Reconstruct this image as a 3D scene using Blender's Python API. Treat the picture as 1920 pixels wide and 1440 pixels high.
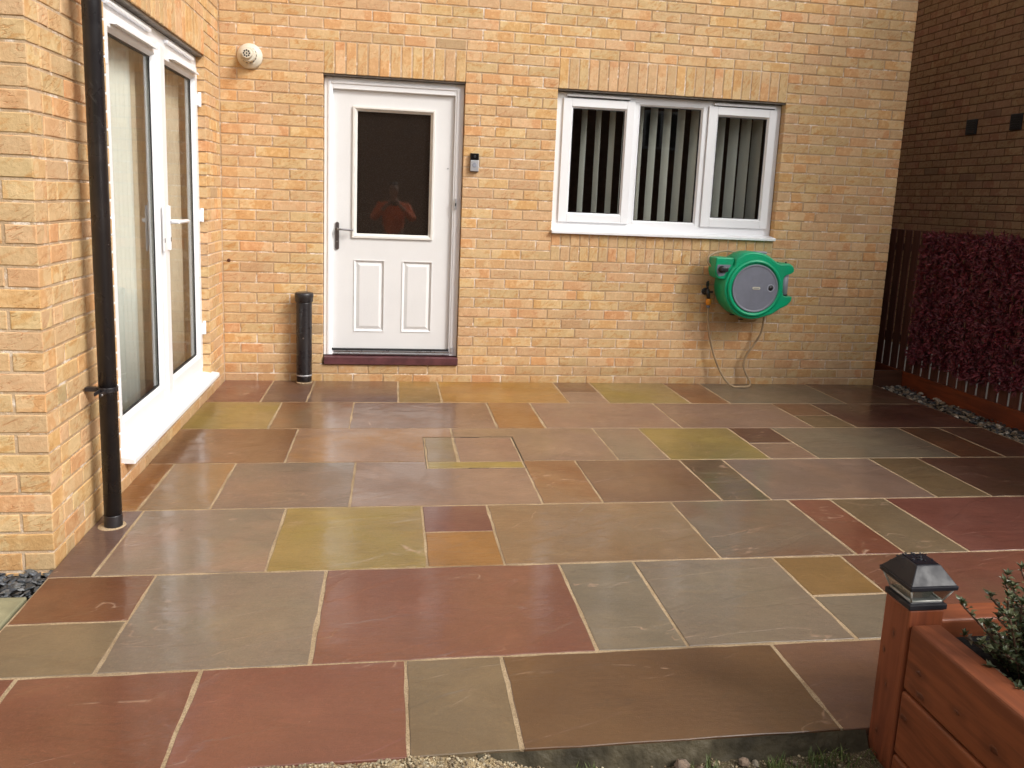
import bpy, math, random
from mathutils import Vector, Matrix, noise
R = math.radians
random.seed(11)
sc = bpy.context.scene
for o in list(bpy.data.objects): bpy.data.objects.remove(o)
col = sc.collection

# ------------------------------------------------------------------ camera
CAM = Vector((1.2112, -5.9457, 1.4066)); FPX = 1478.94
yaw, pit, rol = 0.154696, -0.164162, 0.0427316
fwd = Vector((math.sin(yaw)*math.cos(pit), math.cos(yaw)*math.cos(pit), math.sin(pit)))
rgt = Vector((math.cos(yaw), -math.sin(yaw), 0)); upv = rgt.cross(fwd)
r2 = rgt*math.cos(rol) + upv*math.sin(rol); u2 = upv*math.cos(rol) - rgt*math.sin(rol)
cam = bpy.data.cameras.new('camera'); co = bpy.data.objects.new('camera', cam); col.objects.link(co)
m = Matrix((r2, u2, -fwd)).transposed().to_4x4(); m.translation = CAM; co.matrix_world = m
cam.sensor_width = 36; cam.lens = FPX/1920*36; cam.shift_y = -100.6/1920
cam.clip_start = .05; cam.clip_end = 600
sc.camera = co

# ------------------------------------------------------------------ sky, sun, exposure
SUN = Vector((0.70, -0.62, 0.78)).normalized()
w = bpy.data.worlds.new('World'); sc.world = w; w.use_nodes = True
nt = w.node_tree; nt.nodes.clear()
sky = nt.nodes.new('ShaderNodeTexSky'); sky.sky_type = 'NISHITA'; sky.sun_disc = False
sky.sun_elevation = math.asin(SUN.z); sky.sun_rotation = math.atan2(SUN.x, SUN.y)
sky.dust_density = 4; sky.air_density = 1.2
hsv = nt.nodes.new('ShaderNodeHueSaturation'); hsv.inputs['Saturation'].default_value = .12
bg = nt.nodes.new('ShaderNodeBackground'); bg.inputs[1].default_value = .15
wo = nt.nodes.new('ShaderNodeOutputWorld')
nt.links.new(sky.outputs[0], hsv.inputs['Color']); nt.links.new(hsv.outputs[0], bg.inputs[0]); nt.links.new(bg.outputs[0], wo.inputs[0])
sl = bpy.data.lights.new('sun', 'SUN'); sl.energy = 1.35; sl.angle = R(14); sl.color = (1, .95, .88)
so = bpy.data.objects.new('sun', sl); col.objects.link(so); so.location = (20, -20, 25)
so.rotation_euler = SUN.to_track_quat('Z', 'Y').to_euler()
sc.view_settings.view_transform = 'Standard'; sc.view_settings.look = 'None'
sc.view_settings.gamma = 1; sc.view_settings.exposure = 0.58
sc.cycles.max_bounces = 7; sc.cycles.glossy_bounces = 4; sc.cycles.caustics_reflective = False; sc.cycles.caustics_refractive = False

# ------------------------------------------------------------------ helpers
WL = {}
def tag(o, label=None, cat=None, group=None, kind=None):
    if label: o['label'] = label
    if cat: o['category'] = cat
    if group: o['group'] = group
    if kind: o['kind'] = kind
    return o
def thing(name, label, cat, loc=(0, 0, 0), group=None, kind=None):
    o = bpy.data.objects.new(name, None); o.empty_display_size = .1
    col.objects.link(o); o.location = loc; WL[o.name] = Vector(loc)
    return tag(o, label, cat, group, kind)
class M:
    def __init__(s): s.v = []; s.f = []; s.sm = []
    def add(s, vs, fs, smooth=False):
        b = len(s.v); s.v += [Vector(p) for p in vs]
        for f in fs: s.f.append([i+b for i in f]); s.sm.append(smooth)
        return s
    def box(s, x0, x1, y0, y1, z0, z1):
        return s.add([(x0,y0,z0),(x1,y0,z0),(x1,y1,z0),(x0,y1,z0),(x0,y0,z1),(x1,y0,z1),(x1,y1,z1),(x0,y1,z1)],
              [(0,3,2,1),(4,5,6,7),(0,1,5,4),(1,2,6,5),(2,3,7,6),(3,0,4,7)])
    def rings(s, rings, cap=True, smooth=True):
        n = len(rings[0]); b = len(s.v)
        for r in rings: s.v += [Vector(p) for p in r]
        for i in range(len(rings)-1):
            for j in range(n):
                k = (j+1) % n
                s.f.append([b+i*n+j, b+i*n+k, b+(i+1)*n+k, b+(i+1)*n+j]); s.sm.append(smooth)
        if cap:
            s.f.append([b+j for j in range(n)][::-1]); s.sm.append(False)
            s.f.append([b+(len(rings)-1)*n+j for j in range(n)]); s.sm.append(False)
        return s
    def cyl(s, p0, p1, r0, r1=None, n=20, cap=True):
        r1 = r0 if r1 is None else r1
        p0, p1 = Vector(p0), Vector(p1); d = (p1-p0).normalized()
        a = d.orthogonal().normalized(); b = d.cross(a)
        return s.rings([[p+(a*math.cos(t)+b*math.sin(t))*r for t in [2*math.pi*i/n for i in range(n)]] for p, r in ((p0, r0), (p1, r1))], cap)
    def lathe(s, o, d, prof, n=28):
        o, d = Vector(o), Vector(d).normalized(); a = d.orthogonal().normalized(); b = d.cross(a)
        return s.rings([[o+d*h+(a*math.cos(t)+b*math.sin(t))*max(r, 1e-4) for t in [2*math.pi*i/n for i in range(n)]] for r, h in prof], True)
    def tube(s, pts, r, n=10, sub=8):
        P = [Vector(p) for p in pts]; Q = []
        for i in range(len(P)-1):
            a, b, c, d = P[max(i-1,0)], P[i], P[i+1], P[min(i+2,len(P)-1)]
            for k in range(sub):
                t = k/sub
                Q.append(.5*((2*b)+(c-a)*t+(2*a-5*b+4*c-d)*t*t+(3*b-3*c+d-a)*t**3))
        Q.append(P[-1]); rg = []; nrm = None
        for i, q in enumerate(Q):
            d = (Q[min(i+1,len(Q)-1)]-Q[max(i-1,0)]).normalized()
            nrm = d.orthogonal().normalized() if nrm is None else (nrm-d*nrm.dot(d)).normalized()
            b = d.cross(nrm); rr = r(i/(len(Q)-1)) if callable(r) else r
            rg.append([q+(nrm*math.cos(t)+b*math.sin(t))*rr for t in [2*math.pi*k/n for k in range(n)]])
        return s.rings(rg)
    def prism(s, pts, y0, y1, inset=0, smooth=False):
        # outline in the x-z plane, front at y0 (towards the camera), back at y1
        c = Vector((sum(p[0] for p in pts)/len(pts), 0, sum(p[1] for p in pts)/len(pts)))
        def ring(y, k): return [Vector((c.x+(p[0]-c.x)*k, y, c.z+(p[1]-c.z)*k)) for p in pts]
        return s.rings([ring(y1, 1), ring(y0+inset, 1), ring(y0, 1-inset*2.2 if inset else 1)], True, smooth)
    def build(s, name, mat, parent=None, bevel=0, seg=2, smooth=None, attrs=None, origin=None):
        if not s.v: return None
        mn = Vector([min(v[i] for v in s.v) for i in range(3)]); mx = Vector([max(v[i] for v in s.v) for i in range(3)])
        c = (mn+mx)/2 if origin is None else Vector(origin)
        me = bpy.data.meshes.new(name); me.from_pydata([tuple(v-c) for v in s.v], [], s.f)
        me.materials.append(mat)
        me.polygons.foreach_set('use_smooth', s.sm if smooth is None else [smooth]*len(s.f))
        if attrs:
            for k, vals in attrs.items():
                if isinstance(vals[0], float):
                    a = me.attributes.new(k, 'FLOAT', 'POINT'); a.data.foreach_set('value', vals)
                else:
                    a = me.attributes.new(k, 'FLOAT_VECTOR', 'POINT'); a.data.foreach_set('vector', [x for v in vals for x in v])
        me.update(); o = bpy.data.objects.new(name, me); col.objects.link(o)
        pw = WL[parent.name] if parent else Vector((0,0,0))
        o.location = c-pw; WL[o.name] = c.copy()
        if parent: o.parent = parent
        if bevel:
            b = o.modifiers.new('bevel', 'BEVEL'); b.width = bevel; b.segments = seg; b.limit_method = 'ANGLE'; b.angle_limit = R(40)
        return o
def struct(name, mm, mat, **k):
    return tag(mm.build(name, mat, None, **k), kind='structure')
def inst(src, parent, loc, rot=None, scale=None):
    o = src.copy(); col.objects.link(o); o.parent = parent
    pw = WL[parent.name] if parent else Vector((0,0,0)); o.location = Vector(loc)-pw; WL[o.name] = Vector(loc)
    if rot is not None: o.rotation_euler = rot
    if scale is not None: o.scale = scale
    return o
def project(p):
    d = Vector(p)-CAM; z = d.dot(fwd)
    if z < .1: return None
    return (960+FPX*d.dot(r2)/z, 720-100.6-FPX*d.dot(u2)/z, z)

# ------------------------------------------------------------------ materials
class N:
    def __init__(s, name):
        s.m = bpy.data.materials.new(name); s.m.use_nodes = True; s.t = s.m.node_tree; s.t.nodes.clear()
        s.out = s.t.nodes.new('ShaderNodeOutputMaterial'); s.p = s.t.nodes.new('ShaderNodeBsdfPrincipled')
        s.t.links.new(s.p.outputs[0], s.out.inputs[0])
    def n(s, typ, **k):
        x = s.t.nodes.new('ShaderNode'+typ)
        for a, v in k.items(): setattr(x, a, v)
        return x
    def l(s, a, b): s.t.links.new(a, b)
    def set(s, sock, v):
        if hasattr(v, 'is_linked') or hasattr(v, 'links'): s.l(v, sock)
        else: sock.default_value = v
    def math(s, op, a, b=0.0, c=0.0, clamp=False):
        x = s.n('Math', operation=op, use_clamp=clamp)
        for i, v in enumerate((a, b, c)): s.set(x.inputs[i], v)
        return x.outputs[0]
    def vmath(s, op, a, b=(0,0,0)):
        x = s.n('VectorMath', operation=op); s.set(x.inputs[0], a); s.set(x.inputs[1], b); return x.outputs[0]
    def mix(s, f, a, b, mode='MIX'):
        x = s.n('Mix', data_type='RGBA', blend_type=mode); s.set(x.inputs[0], f)
        for i, v in ((6, a), (7, b)):
            s.set(x.inputs[i], (*v, 1) if isinstance(v, tuple) and len(v) == 3 else v)
        return x.outputs[2]
    def noise(s, vec, scale, detail=3, rough=.55, dist=0, col=False):
        x = s.n('TexNoise'); s.set(x.inputs['Vector'], vec); x.inputs['Scale'].default_value = scale
        x.inputs['Detail'].default_value = detail; x.inputs['Roughness'].default_value = rough; x.inputs['Distortion'].default_value = dist
        return x.outputs[1 if col else 0]
    def step(s, v, a, b, lo=0.0, hi=1.0):
        x = s.n('MapRange', interpolation_type='SMOOTHSTEP'); s.set(x.inputs[0], v)
        x.inputs[1].default_value = a; x.inputs[2].default_value = b; x.inputs[3].default_value = lo; x.inputs[4].default_value = hi
        return x.outputs[0]
    def attr(s, name, out='Vector'):
        return s.n('Attribute', attribute_name=name).outputs[out]
    def pos(s): return s.n('NewGeometry').outputs['Position']
    def obj(s): return s.n('TexCoord').outputs['Object']
    def rnd(s): return s.n('ObjectInfo').outputs['Random']
    def scl(s, v, k):
        x = s.n('Mapping'); s.set(x.inputs[0], v); x.inputs['Scale'].default_value = k; return x.outputs[0]
    def rot(s, v, k, sc=(1,1,1)):
        x = s.n('Mapping'); s.set(x.inputs[0], v); x.inputs['Rotation'].default_value = k; x.inputs['Scale'].default_value = (1,1,1)
        y = s.n('Mapping'); s.l(x.outputs[0], y.inputs[0]); y.inputs['Scale'].default_value = sc; return y.outputs[0]
    def bump(s, h, d=.002, strength=1.0, prev=None):
        x = s.n('Bump'); s.set(x.inputs['Height'], h); x.inputs['Distance'].default_value = d; x.inputs['Strength'].default_value = strength
        if prev is not None: s.l(prev, x.inputs['Normal'])
        return x.outputs[0]
    def fin(s, color, rough=.5, spec=.5, metal=0, normal=None, **k):
        s.set(s.p.inputs['Base Color'], (*color, 1) if isinstance(color, tuple) and len(color) == 3 else color)
        s.set(s.p.inputs['Roughness'], rough); s.set(s.p.inputs['Specular IOR Level'], spec); s.set(s.p.inputs['Metallic'], metal)
        if normal is not None: s.l(normal, s.p.inputs['Normal'])
        for a, v in k.items(): s.set(s.p.inputs[a.replace('_', ' ')], v)
        return s.m
def simple(name, c, rough=.5, spec=.5, metal=0, var=.12, scale=12, bumpd=0, bscale=120):
    a = N(name); p = a.obj()
    f = a.noise(p, scale, 4)
    c2 = tuple(x*(1-var*2) for x in c)
    cc = a.mix(a.step(f, .3, .7), c, c2)
    rr = a.step(a.noise(p, scale*2, 3), .3, .7, rough*.85, min(1, rough*1.2))
    nn = a.bump(a.noise(p, bscale, 3), bumpd) if bumpd else None
    return a.fin(cc, rr, spec, metal, nn)

def brick_mat(name, buff, orange, grey, dark=1.0, damp=True):
    a = N(name); lc = a.attr('lc'); rn = a.math('FRACT', a.math('ADD', a.attr('rn', 'Fac'), a.rnd()))
    rr = a.math('FRACT', a.math('MULTIPLY', rn, 37.17)); r3 = a.math('FRACT', a.math('MULTIPLY', rn, 91.7)); r4 = a.math('FRACT', a.math('MULTIPLY', rn, 173.3))
    off = a.n('CombineXYZ'); a.l(a.math('MULTIPLY', rn, 53.0), off.inputs[0]); a.l(a.math('MULTIPLY', rr, 29.0), off.inputs[1]); a.l(a.math('MULTIPLY', r3, 41.0), off.inputs[2])
    lo = a.vmath('ADD', lc, off.outputs[0])
    sx = a.n('SeparateXYZ'); a.l(lc, sx.inputs[0])
    # each brick has a warmer half of its own
    wob = a.math('MULTIPLY', a.math('SUBTRACT', a.noise(lo, 22, 2), .5), .08)
    e = a.math('ADD', a.math('ADD', sx.outputs[0], wob), a.math('MULTIPLY', a.math('SUBTRACT', rr, .5), .12))
    sgn = a.math('SUBTRACT', a.math('MULTIPLY', a.math('GREATER_THAN', r3, .5), 2.0), 1.0)
    half = a.math('MULTIPLY', a.step(a.math('MULTIPLY', e, sgn), -.005, .006), a.step(r4, .2, .95, .05, .78))
    n1 = a.step(a.noise(a.rot(lo, (0, R(24), 0), (1, 1, 2.2)), 13, 4, .6, .9), .48, .64, 0, .85)
    m1 = a.math('MAXIMUM', half, a.math('MULTIPLY', n1, a.step(rr, .2, .8, .3, 1)), clamp=True)
    # drag creases running diagonally over the face
    cv = a.rot(lo, (0, R(28), 0), (7, 20, 34)); cn = a.noise(cv, 1.0, 2, .5, 1.4)
    cr = a.math('SUBTRACT', 1.0, a.step(a.math('ABSOLUTE', a.math('SUBTRACT', cn, .5)), .0, .03))
    cr = a.math('MULTIPLY', cr, a.step(a.noise(lo, 12, 1), .44, .56))
    c = a.mix(m1, buff, orange)
    pale = tuple(min(1, x*1.18+.02) for x in buff)
    c = a.mix(a.step(a.noise(lo, 30, 3), .45, .7, 0, .45), c, pale)
    c = a.mix(a.math('MULTIPLY', cr, .60), c, tuple(x*y for x, y in zip(orange, (.88, .74, .62))))
    c = a.mix(a.math('MULTIPLY', a.math('GREATER_THAN', rn, .985), .6), c, grey)
    v = a.n('HueSaturation'); a.l(c, v.inputs['Color']); a.l(a.math('MULTIPLY_ADD', r4, .20*dark, .90*dark), v.inputs['Value'])
    a.l(a.math('MULTIPLY_ADD', rr, .018, .491), v.inputs['Hue'])
    c = v.outputs[0]
    ps = a.pos()
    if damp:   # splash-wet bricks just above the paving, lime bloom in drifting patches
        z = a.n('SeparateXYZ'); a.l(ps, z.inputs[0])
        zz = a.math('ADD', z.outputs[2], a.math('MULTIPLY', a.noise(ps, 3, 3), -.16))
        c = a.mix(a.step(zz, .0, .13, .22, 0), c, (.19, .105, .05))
        c = a.mix(a.math('MULTIPLY', a.step(a.noise(ps, 1.7, 4), .56, .72), a.step(a.noise(ps, 45, 3), .5, .72, 0, .5)), c, (.62, .52, .42))
    grain = a.noise(a.vmath('ADD', ps, (0,0,0)), 330, 3)
    c = a.mix(a.step(grain, .56, .72, 0, .22), c, tuple(x*.5 for x in orange))
    b = a.bump(a.noise(lo, 60, 4), .0035, .8); b = a.bump(a.math('SUBTRACT', 1.0, cr), .0022, .6, b); b = a.bump(grain, .0012, .8, b)
    return a.fin(c, .82, .3, 0, b)
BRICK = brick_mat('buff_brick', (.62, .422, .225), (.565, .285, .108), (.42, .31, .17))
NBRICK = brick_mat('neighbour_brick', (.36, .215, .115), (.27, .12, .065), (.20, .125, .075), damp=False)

def mortar_mat(name, c1, c2, c3):
    a = N(name); p = a.pos()
    c = a.mix(a.step(a.noise(p, 1.3, 4, .6), .42, .6), c1, c2)
    c = a.mix(a.step(a.noise(p, 9, 4, .7), .52, .66), c, c3)
    c = a.mix(a.step(a.noise(p, 160, 3), .5, .7, 0, .4), c, tuple(x*.55 for x in c1))
    return a.fin(c, .92, .2, 0, a.bump(a.noise(p, 220, 4), .003))
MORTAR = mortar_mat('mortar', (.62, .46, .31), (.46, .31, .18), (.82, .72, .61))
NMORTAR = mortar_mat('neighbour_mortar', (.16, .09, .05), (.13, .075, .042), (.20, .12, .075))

def slab_mat():
    a = N('wet_sandstone'); c1 = a.attr('c1'); c2 = a.attr('c2'); p = a.pos(); rn = a.rnd()
    off = a.n('CombineXYZ'); a.l(a.math('MULTIPLY', rn, 53.0), off.inputs[0]); a.l(a.math('MULTIPLY', rn, 91.0), off.inputs[1])
    q = a.vmath('ADD', p, off.outputs[0])
    f = a.step(a.noise(q, 1.5, 4, .55, .8), .36, .66)
    c = a.mix(f, c1, c2)
    band = a.rot(q, (0, 0, R(24)), (1.2, 5.5, 1)); bn = a.noise(band, 1.0, 4, .6, 1.6)
    c = a.mix(a.step(bn, .35, .75, 0, .28), c, a.vmath('MULTIPLY', c2, (1.25, 1.2, 1.1)))
    fine = a.noise(q, 26, 5, .65)
    c = a.mix(a.step(fine, .35, .7, 0, .24), c, a.vmath('MULTIPLY', c1, (.7, .68, .68)))
    c = a.mix(a.step(a.noise(q, 170, 3), .46, .72, 0, .40), c, a.vmath('MULTIPLY', c1, (.5, .5, .5)))
    # riven ledges: faint pale or dark edges where a layer ends
    rv = a.noise(a.rot(q, (0, 0, R(-18)), (1.0, 3.0, 1)), 1.0, 3, .5, 1.2)
    edge = a.math('ABSOLUTE', a.math('SUBTRACT', rv, .5))
    vein = a.math('MULTIPLY', a.math('SUBTRACT', 1.0, a.step(edge, .0, .007)), a.step(a.noise(q, 2.3, 2), .47, .60))
    vein = a.math('MULTIPLY', vein, a.step(a.noise(q, 19, 3), .42, .62))
    c = a.mix(a.math('MULTIPLY', vein, .70), c, (.44, .29, .20))
    dk = a.math('MULTIPLY', a.math('SUBTRACT', 1.0, a.step(a.math('ABSOLUTE', a.math('SUBTRACT', a.noise(a.rot(q, (0, 0, R(9)), (1, 4.5, 1)), 1.3, 4, .6, .8), .47)), 0, .008)), a.step(a.noise(q, 3.1, 2), .50, .64))
    c = a.mix(a.math('MULTIPLY', dk, .38), c, (.04, .028, .02))
    c = a.mix(a.step(a.noise(q, 1.1, 4, .6, .8), .38, .62, 0, .30), c, a.vmath('MULTIPLY', c1, (.62, .62, .64)))
    c = a.mix(a.step(a.noise(a.rot(q, (0, 0, R(14)), (2.2, 15, 1)), 1.0, 5, .65, 1.1), .50, .70, 0, .34), c, a.vmath('MULTIPLY', c2, (.62, .60, .60)))
    c = a.mix(a.step(a.noise(q, 70, 4, .7), .50, .70, 0, .30), c, a.vmath('MULTIPLY', c2, (1.5, 1.42, 1.3)))
    c = a.mix(a.step(a.noise(q, 4.2, 4, .6), .52, .72, 0, .30), c, a.vmath('MULTIPLY', c1, (1.45, 1.4, 1.3)))
    spot = a.step(a.noise(q, 46, 2), .76, .79, 0, .35)
    c = a.mix(spot, c, (.40, .32, .24))
    h = a.math('ADD', a.math('MULTIPLY', a.step(rv, .47, .53), .5), a.math('MULTIPLY', a.noise(q, 5, 3, .5), 1.0))
    b = a.bump(h, .0030, .8); b = a.bump(a.noise(a.scl(q, (1, 3.2, 1)), 20, 5, .65), .0022, .9, b); b = a.bump(vein, .0015, .8, b); b = a.bump(a.noise(q, 300, 3), .0008, .8, b)
    wet = a.step(a.noise(q, 1.9, 4, .6, .4), .30, .62)
    a.set(a.p.inputs['Coat Weight'], a.math('MULTIPLY_ADD', wet, .85, .10)); a.p.inputs['Coat IOR'].default_value = 1.46
    a.set(a.p.inputs['Coat Roughness'], a.math('MULTIPLY_ADD', wet, -.13, .19))
    cb = a.bump(a.noise(a.scl(q, (1, 2.4, 1)), 7.5, 5, .62), .0024, .8); cb = a.bump(a.step(rv, .48, .52), .0012, .7, cb); a.l(cb, a.p.inputs['Coat Normal'])
    r = a.step(a.noise(q, 3.2, 4, .6), .32, .68, .28, .5)
    return a.fin(c, r, .45, 0, b)
SLAB = slab_mat()
def grout_mat():
    a = N('jointing_sand'); p = a.pos()
    c = a.mix(a.step(a.noise(p, 6, 4), .35, .7), (.54, .41, .26), (.40, .29, .17))
    c = a.mix(a.step(a.noise(p, 260, 3, .8), .46, .6, 0, .75), c, (.20, .13, .07)); c = a.mix(a.step(a.noise(p, 2.1, 4), .55, .68, 0, .6), c, (.20, .14, .085))
    return a.fin(c, .85, .3, 0, a.bump(a.noise(p, 350, 3), .004))
GROUT = grout_mat()
PVC = N('white_upvc').fin((.84, .85, .87), .34, .5)
DOORW = simple('white_door_skin', (.755, .755, .755), .42, .4, var=.02, scale=3, bumpd=.0004, bscale=60)
BEAD = simple('ivory_door_bead', (.76, .74, .70), .35, .5, var=.02)
GASKET = simple('black_gasket', (.015, .015, .017), .5, .4)
CREAM = simple('cream_flue_plastic', (.70, .65, .54), .4, .5, var=.05, scale=8)
BLACKP = None
def black_pipe():
    a = N('black_pvc_pipe'); p = a.obj()
    sc1 = a.noise(a.rot(p, (0, R(35), 0), (60, 60, 7)), 1, 3)
    c = a.mix(a.step(sc1, .62, .72, 0, .35), (.018, .016, .018), (.09, .085, .085))
    c = a.mix(a.step(a.noise(p, 7, 4), .5, .75, 0, .4), c, (.045, .038, .036))
    return a.fin(c, a.step(a.noise(p, 12, 3), .3, .7, .22, .42), .5)
BLACKP = black_pipe()
DARKPL = simple('dark_plastic', (.02, .02, .022), .35, .5)
STEEL = simple('brushed_metal', (.42, .41, .42), .3, .5, metal=1, var=.05)
BRONZE = simple('dull_bronze_handle', (.20, .17, .17), .35, .5, metal=.8)
SILVER = simple('satin_silver', (.50, .50, .52), .35, .5, metal=.5, var=.03)
LINTEL = simple('steel_lintel_grey', (.20, .17, .14), .5, .4, metal=.2)
PURPLE = simple('painted_step', (.13, .045, .05), .45, .4, var=.2, scale=14, bumpd=.001)
ORANGEP = simple('orange_connector', (.80, .30, .02), .35, .5, var=.05)
HOSE = simple('tan_hose', (.42, .30, .18), .45, .4, var=.15)
GREEN = simple('green_reel_plastic', (.0, .36, .165), .34, .5, var=.10, scale=5, bumpd=.0004)
GREYP = simple('grey_reel_plastic', (.19, .20, .245), .42, .45, var=.06)
GREYL = simple('light_grey_plastic', (.30, .315, .37), .4, .45, var=.06)
BADGE = simple('cream_badge', (.62, .60, .48), .4)
def cloth(name, c, k):
    a = N(name); tr = a.n('BsdfTranslucent'); tr.inputs[0].default_value = (*c, 1); mx = a.n('MixShader'); mx.inputs[0].default_value = k
    a.p.inputs['Base Color'].default_value = (*c, 1); a.p.inputs['Roughness'].default_value = .9; a.p.inputs['Specular IOR Level'].default_value = .15
    a.l(a.p.outputs[0], mx.inputs[1]); a.l(tr.outputs[0], mx.inputs[2]); a.l(mx.outputs[0], a.out.inputs[0]); return a.m
BLIND = cloth('blind_fabric', (.93, .92, .89), .5)
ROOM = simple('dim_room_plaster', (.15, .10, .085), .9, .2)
def wood(name, c1, c2, rough, axis, knots=True, at=()):
    a = N(name); p = a.obj(); rn = a.rnd()
    off = a.n('CombineXYZ'); a.l(a.math('MULTIPLY', rn, 17.0), off.inputs[0]); a.l(a.math('MULTIPLY', rn, 31.0), off.inputs[1]); a.l(a.math('MULTIPLY', rn, 7.0), off.inputs[2])
    q = a.vmath('ADD', p, off.outputs[0]); k = [26, 26, 26]; k[axis] = 2.2
    g = a.noise(a.scl(q, tuple(k)), 1, 4, .6, .9)
    c = a.mix(a.step(g, .38, .62), c1, c2); c = a.mix(a.step(a.noise(q, 4, 3), .4, .65, 0, .35), c, tuple(min(1, x*1.35) for x in c1))
    k2 = [90, 90, 90]; k2[axis] = 5
    c = a.mix(a.step(a.noise(a.scl(q, tuple(k2)), 1, 3), .5, .75, 0, .35), c, tuple(x*.45 for x in c1))
    b = a.bump(g, .0016, .6)
    if knots:
        vo = a.n('TexVoronoi'); k3 = [5, 5, 5]; k3[axis] = 1.7; a.l(a.scl(q, tuple(k3)), vo.inputs['Vector']); vo.inputs['Scale'].default_value = 1.2
        d = vo.outputs['Distance']; kn = a.math('SUBTRACT', 1.0, a.step(d, .09, .26))
        c = a.mix(a.math('MULTIPLY', kn, .75), c, tuple(x*.22 for x in c1)); b = a.bump(kn, .002, .4, b)
    wp = a.pos(); wob = a.math('MULTIPLY', a.math('SUBTRACT', a.noise(wp, 45, 3), .5), .016)
    for (kx, ky, kz, kr) in at:      # knots at their own places, with a darker ring and a stained halo drawn out along the grain
        dv = a.vmath('SUBTRACT', wp, (kx, ky, kz)); sc_ = [1, 1, 1]; sc_[axis] = .55
        L_ = a.n('VectorMath', operation='LENGTH'); a.l(a.scl(dv, tuple(sc_)), L_.inputs[0]); dd = a.math('ADD', L_.outputs['Value'], wob)
        halo = a.math('SUBTRACT', 1.0, a.step(dd, kr*.9, kr*3.2)); core = a.math('SUBTRACT', 1.0, a.step(dd, kr*.25, kr*.95))
        c = a.mix(a.math('MULTIPLY', halo, .5), c, (.09, .024, .010)); c = a.mix(a.math('MULTIPLY', core, .55), c, (.035, .010, .005))
        b = a.bump(core, .003, .6, b)
    return a.fin(c, a.step(g, .3, .7, rough*.8, rough*1.15), .4, 0, b)
SLEEPER = wood('stained_softwood', (.245, .072, .028), (.17, .048, .019), .5, 1, True, [(2.547,-4.312,.215,.013),(2.547,-4.265,.122,.012),(2.547,-4.438,.258,.007),(2.547,-4.555,.249,.010),(2.547,-4.295,.268,.008),(2.547,-4.90,.30,.012),(2.547,-4.62,.10,.012)])
POSTW = wood('stained_post', (.235, .066, .027), (.165, .044, .019), .5, 2, True, [(2.541,-4.194,.316,.0045),(2.541,-4.164,.255,.003),(2.541,-4.19,.166,.0045),(2.541,-4.175,.02,.006)])
SLATW = wood('dark_stained_slat', (.095, .032, .022), (.06, .021, .015), .5, 2, False)
GRAVB = wood('orange_stained_board', (.175, .038, .012), (.10, .022, .010), .45, 1, False)
def leafmat(name, c1, c2, rough=.4, spec=.5):
    a = N(name); rn = a.attr('rn', 'Fac'); r = a.math('FRACT', a.math('ADD', rn, a.rnd()))
    n = a.noise(a.pos(), 9, 3)
    c = a.mix(r, c1, c2); c = a.mix(a.step(n, .35, .7, 0, .5), c, tuple(x*.55 for x in c1))
    return a.fin(c, rough, spec)
MAROON = leafmat('maroon_leaves', (.082, .008, .017), (.20, .032, .046), .42, .4)
SHRUBM = leafmat('shrub_leaves', (.035, .055, .016), (.14, .15, .075), .4)
SHRUBR = leafmat('shrub_new_leaves', (.12, .05, .035), (.20, .17, .10), .4)
STEMM = simple('shrub_stem', (.10, .05, .03), .7)
GRASSM = leafmat('grass_blades', (.045, .08, .015), (.14, .17, .04), .6)
def stone_mat(name, cols, rough=.5):
    a = N(name); r = a.math('FRACT', a.math('ADD', a.attr('rn', 'Fac'), a.rnd()))
    cr = a.n('ValToRGB'); cr.color_ramp.interpolation = 'CONSTANT'
    for i, c in enumerate(cols):
        e = cr.color_ramp.elements[i] if i < 2 else cr.color_ramp.elements.new(i/len(cols))
        e.position = i/len(cols); e.color = (*c, 1)
    a.l(r, cr.inputs[0]); p = a.pos()
    c = a.mix(a.step(a.noise(p, 60, 4), .35, .7, 0, .5), cr.outputs[0], (.05, .05, .05))
    return a.fin(c, rough, .5, 0, a.bump(a.noise(p, 90, 4), .004))
SLATE = stone_mat('slate_chippings', [(.05,.055,.065),(.09,.10,.115),(.035,.04,.045),(.16,.165,.17),(.07,.075,.08),(.11,.11,.105)], .38)
PEBB = stone_mat('river_pebbles', [(.07,.07,.07),(.26,.20,.14),(.03,.032,.036),(.17,.125,.08),(.48,.43,.36),(.08,.065,.05),(.22,.18,.13)], .38)
RUBBLE = stone_mat('rubble_stone', [(.30,.23,.16),(.24,.17,.12),(.34,.28,.20)], .85)
SANDG = stone_mat('sand_grit', [(.42,.33,.20),(.30,.22,.12),(.50,.42,.28),(.22,.15,.08)], .85)
def soil_mat():
    a = N('sandy_soil'); p = a.pos(); z = a.n('SeparateXYZ'); a.l(p, z.inputs[0])
    g = a.step(a.math('ADD', z.outputs[0], a.math('MULTIPLY', a.math('SUBTRACT', a.noise(p, 5, 4), .5), 1.1)), 1.45, 1.9)
    c = a.mix(g, (.36, .27, .15), (.085, .065, .035))
    c = a.mix(a.step(a.noise(p, 30, 5), .4, .7, 0, .6), c, (.10, .07, .04))
    c = a.mix(a.step(a.noise(p, 250, 3), .5, .7, 0, .6), c, (.48, .40, .27))
    return a.fin(c, .95, .2, 0, a.bump(a.noise(p, 130, 4), .008))
SOIL = soil_mat()
LAWN = simple('lawn_ground', (.06, .075, .025), .95, .2, var=.3, scale=3, bumpd=.01, bscale=40)
BEDSOIL = simple('dark_planter_soil', (.012, .010, .009), .9, .3, var=.3, scale=40, bumpd=.006, bscale=60)
CONC = simple('wet_mortar_haunch', (.082, .066, .038), .65, .2, var=.35, scale=9, bumpd=.008, bscale=30)
OLDPAVE = simple('mossy_pale_paving', (.36, .34, .21), .5, .4, var=.2, scale=6, bumpd=.001)
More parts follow.
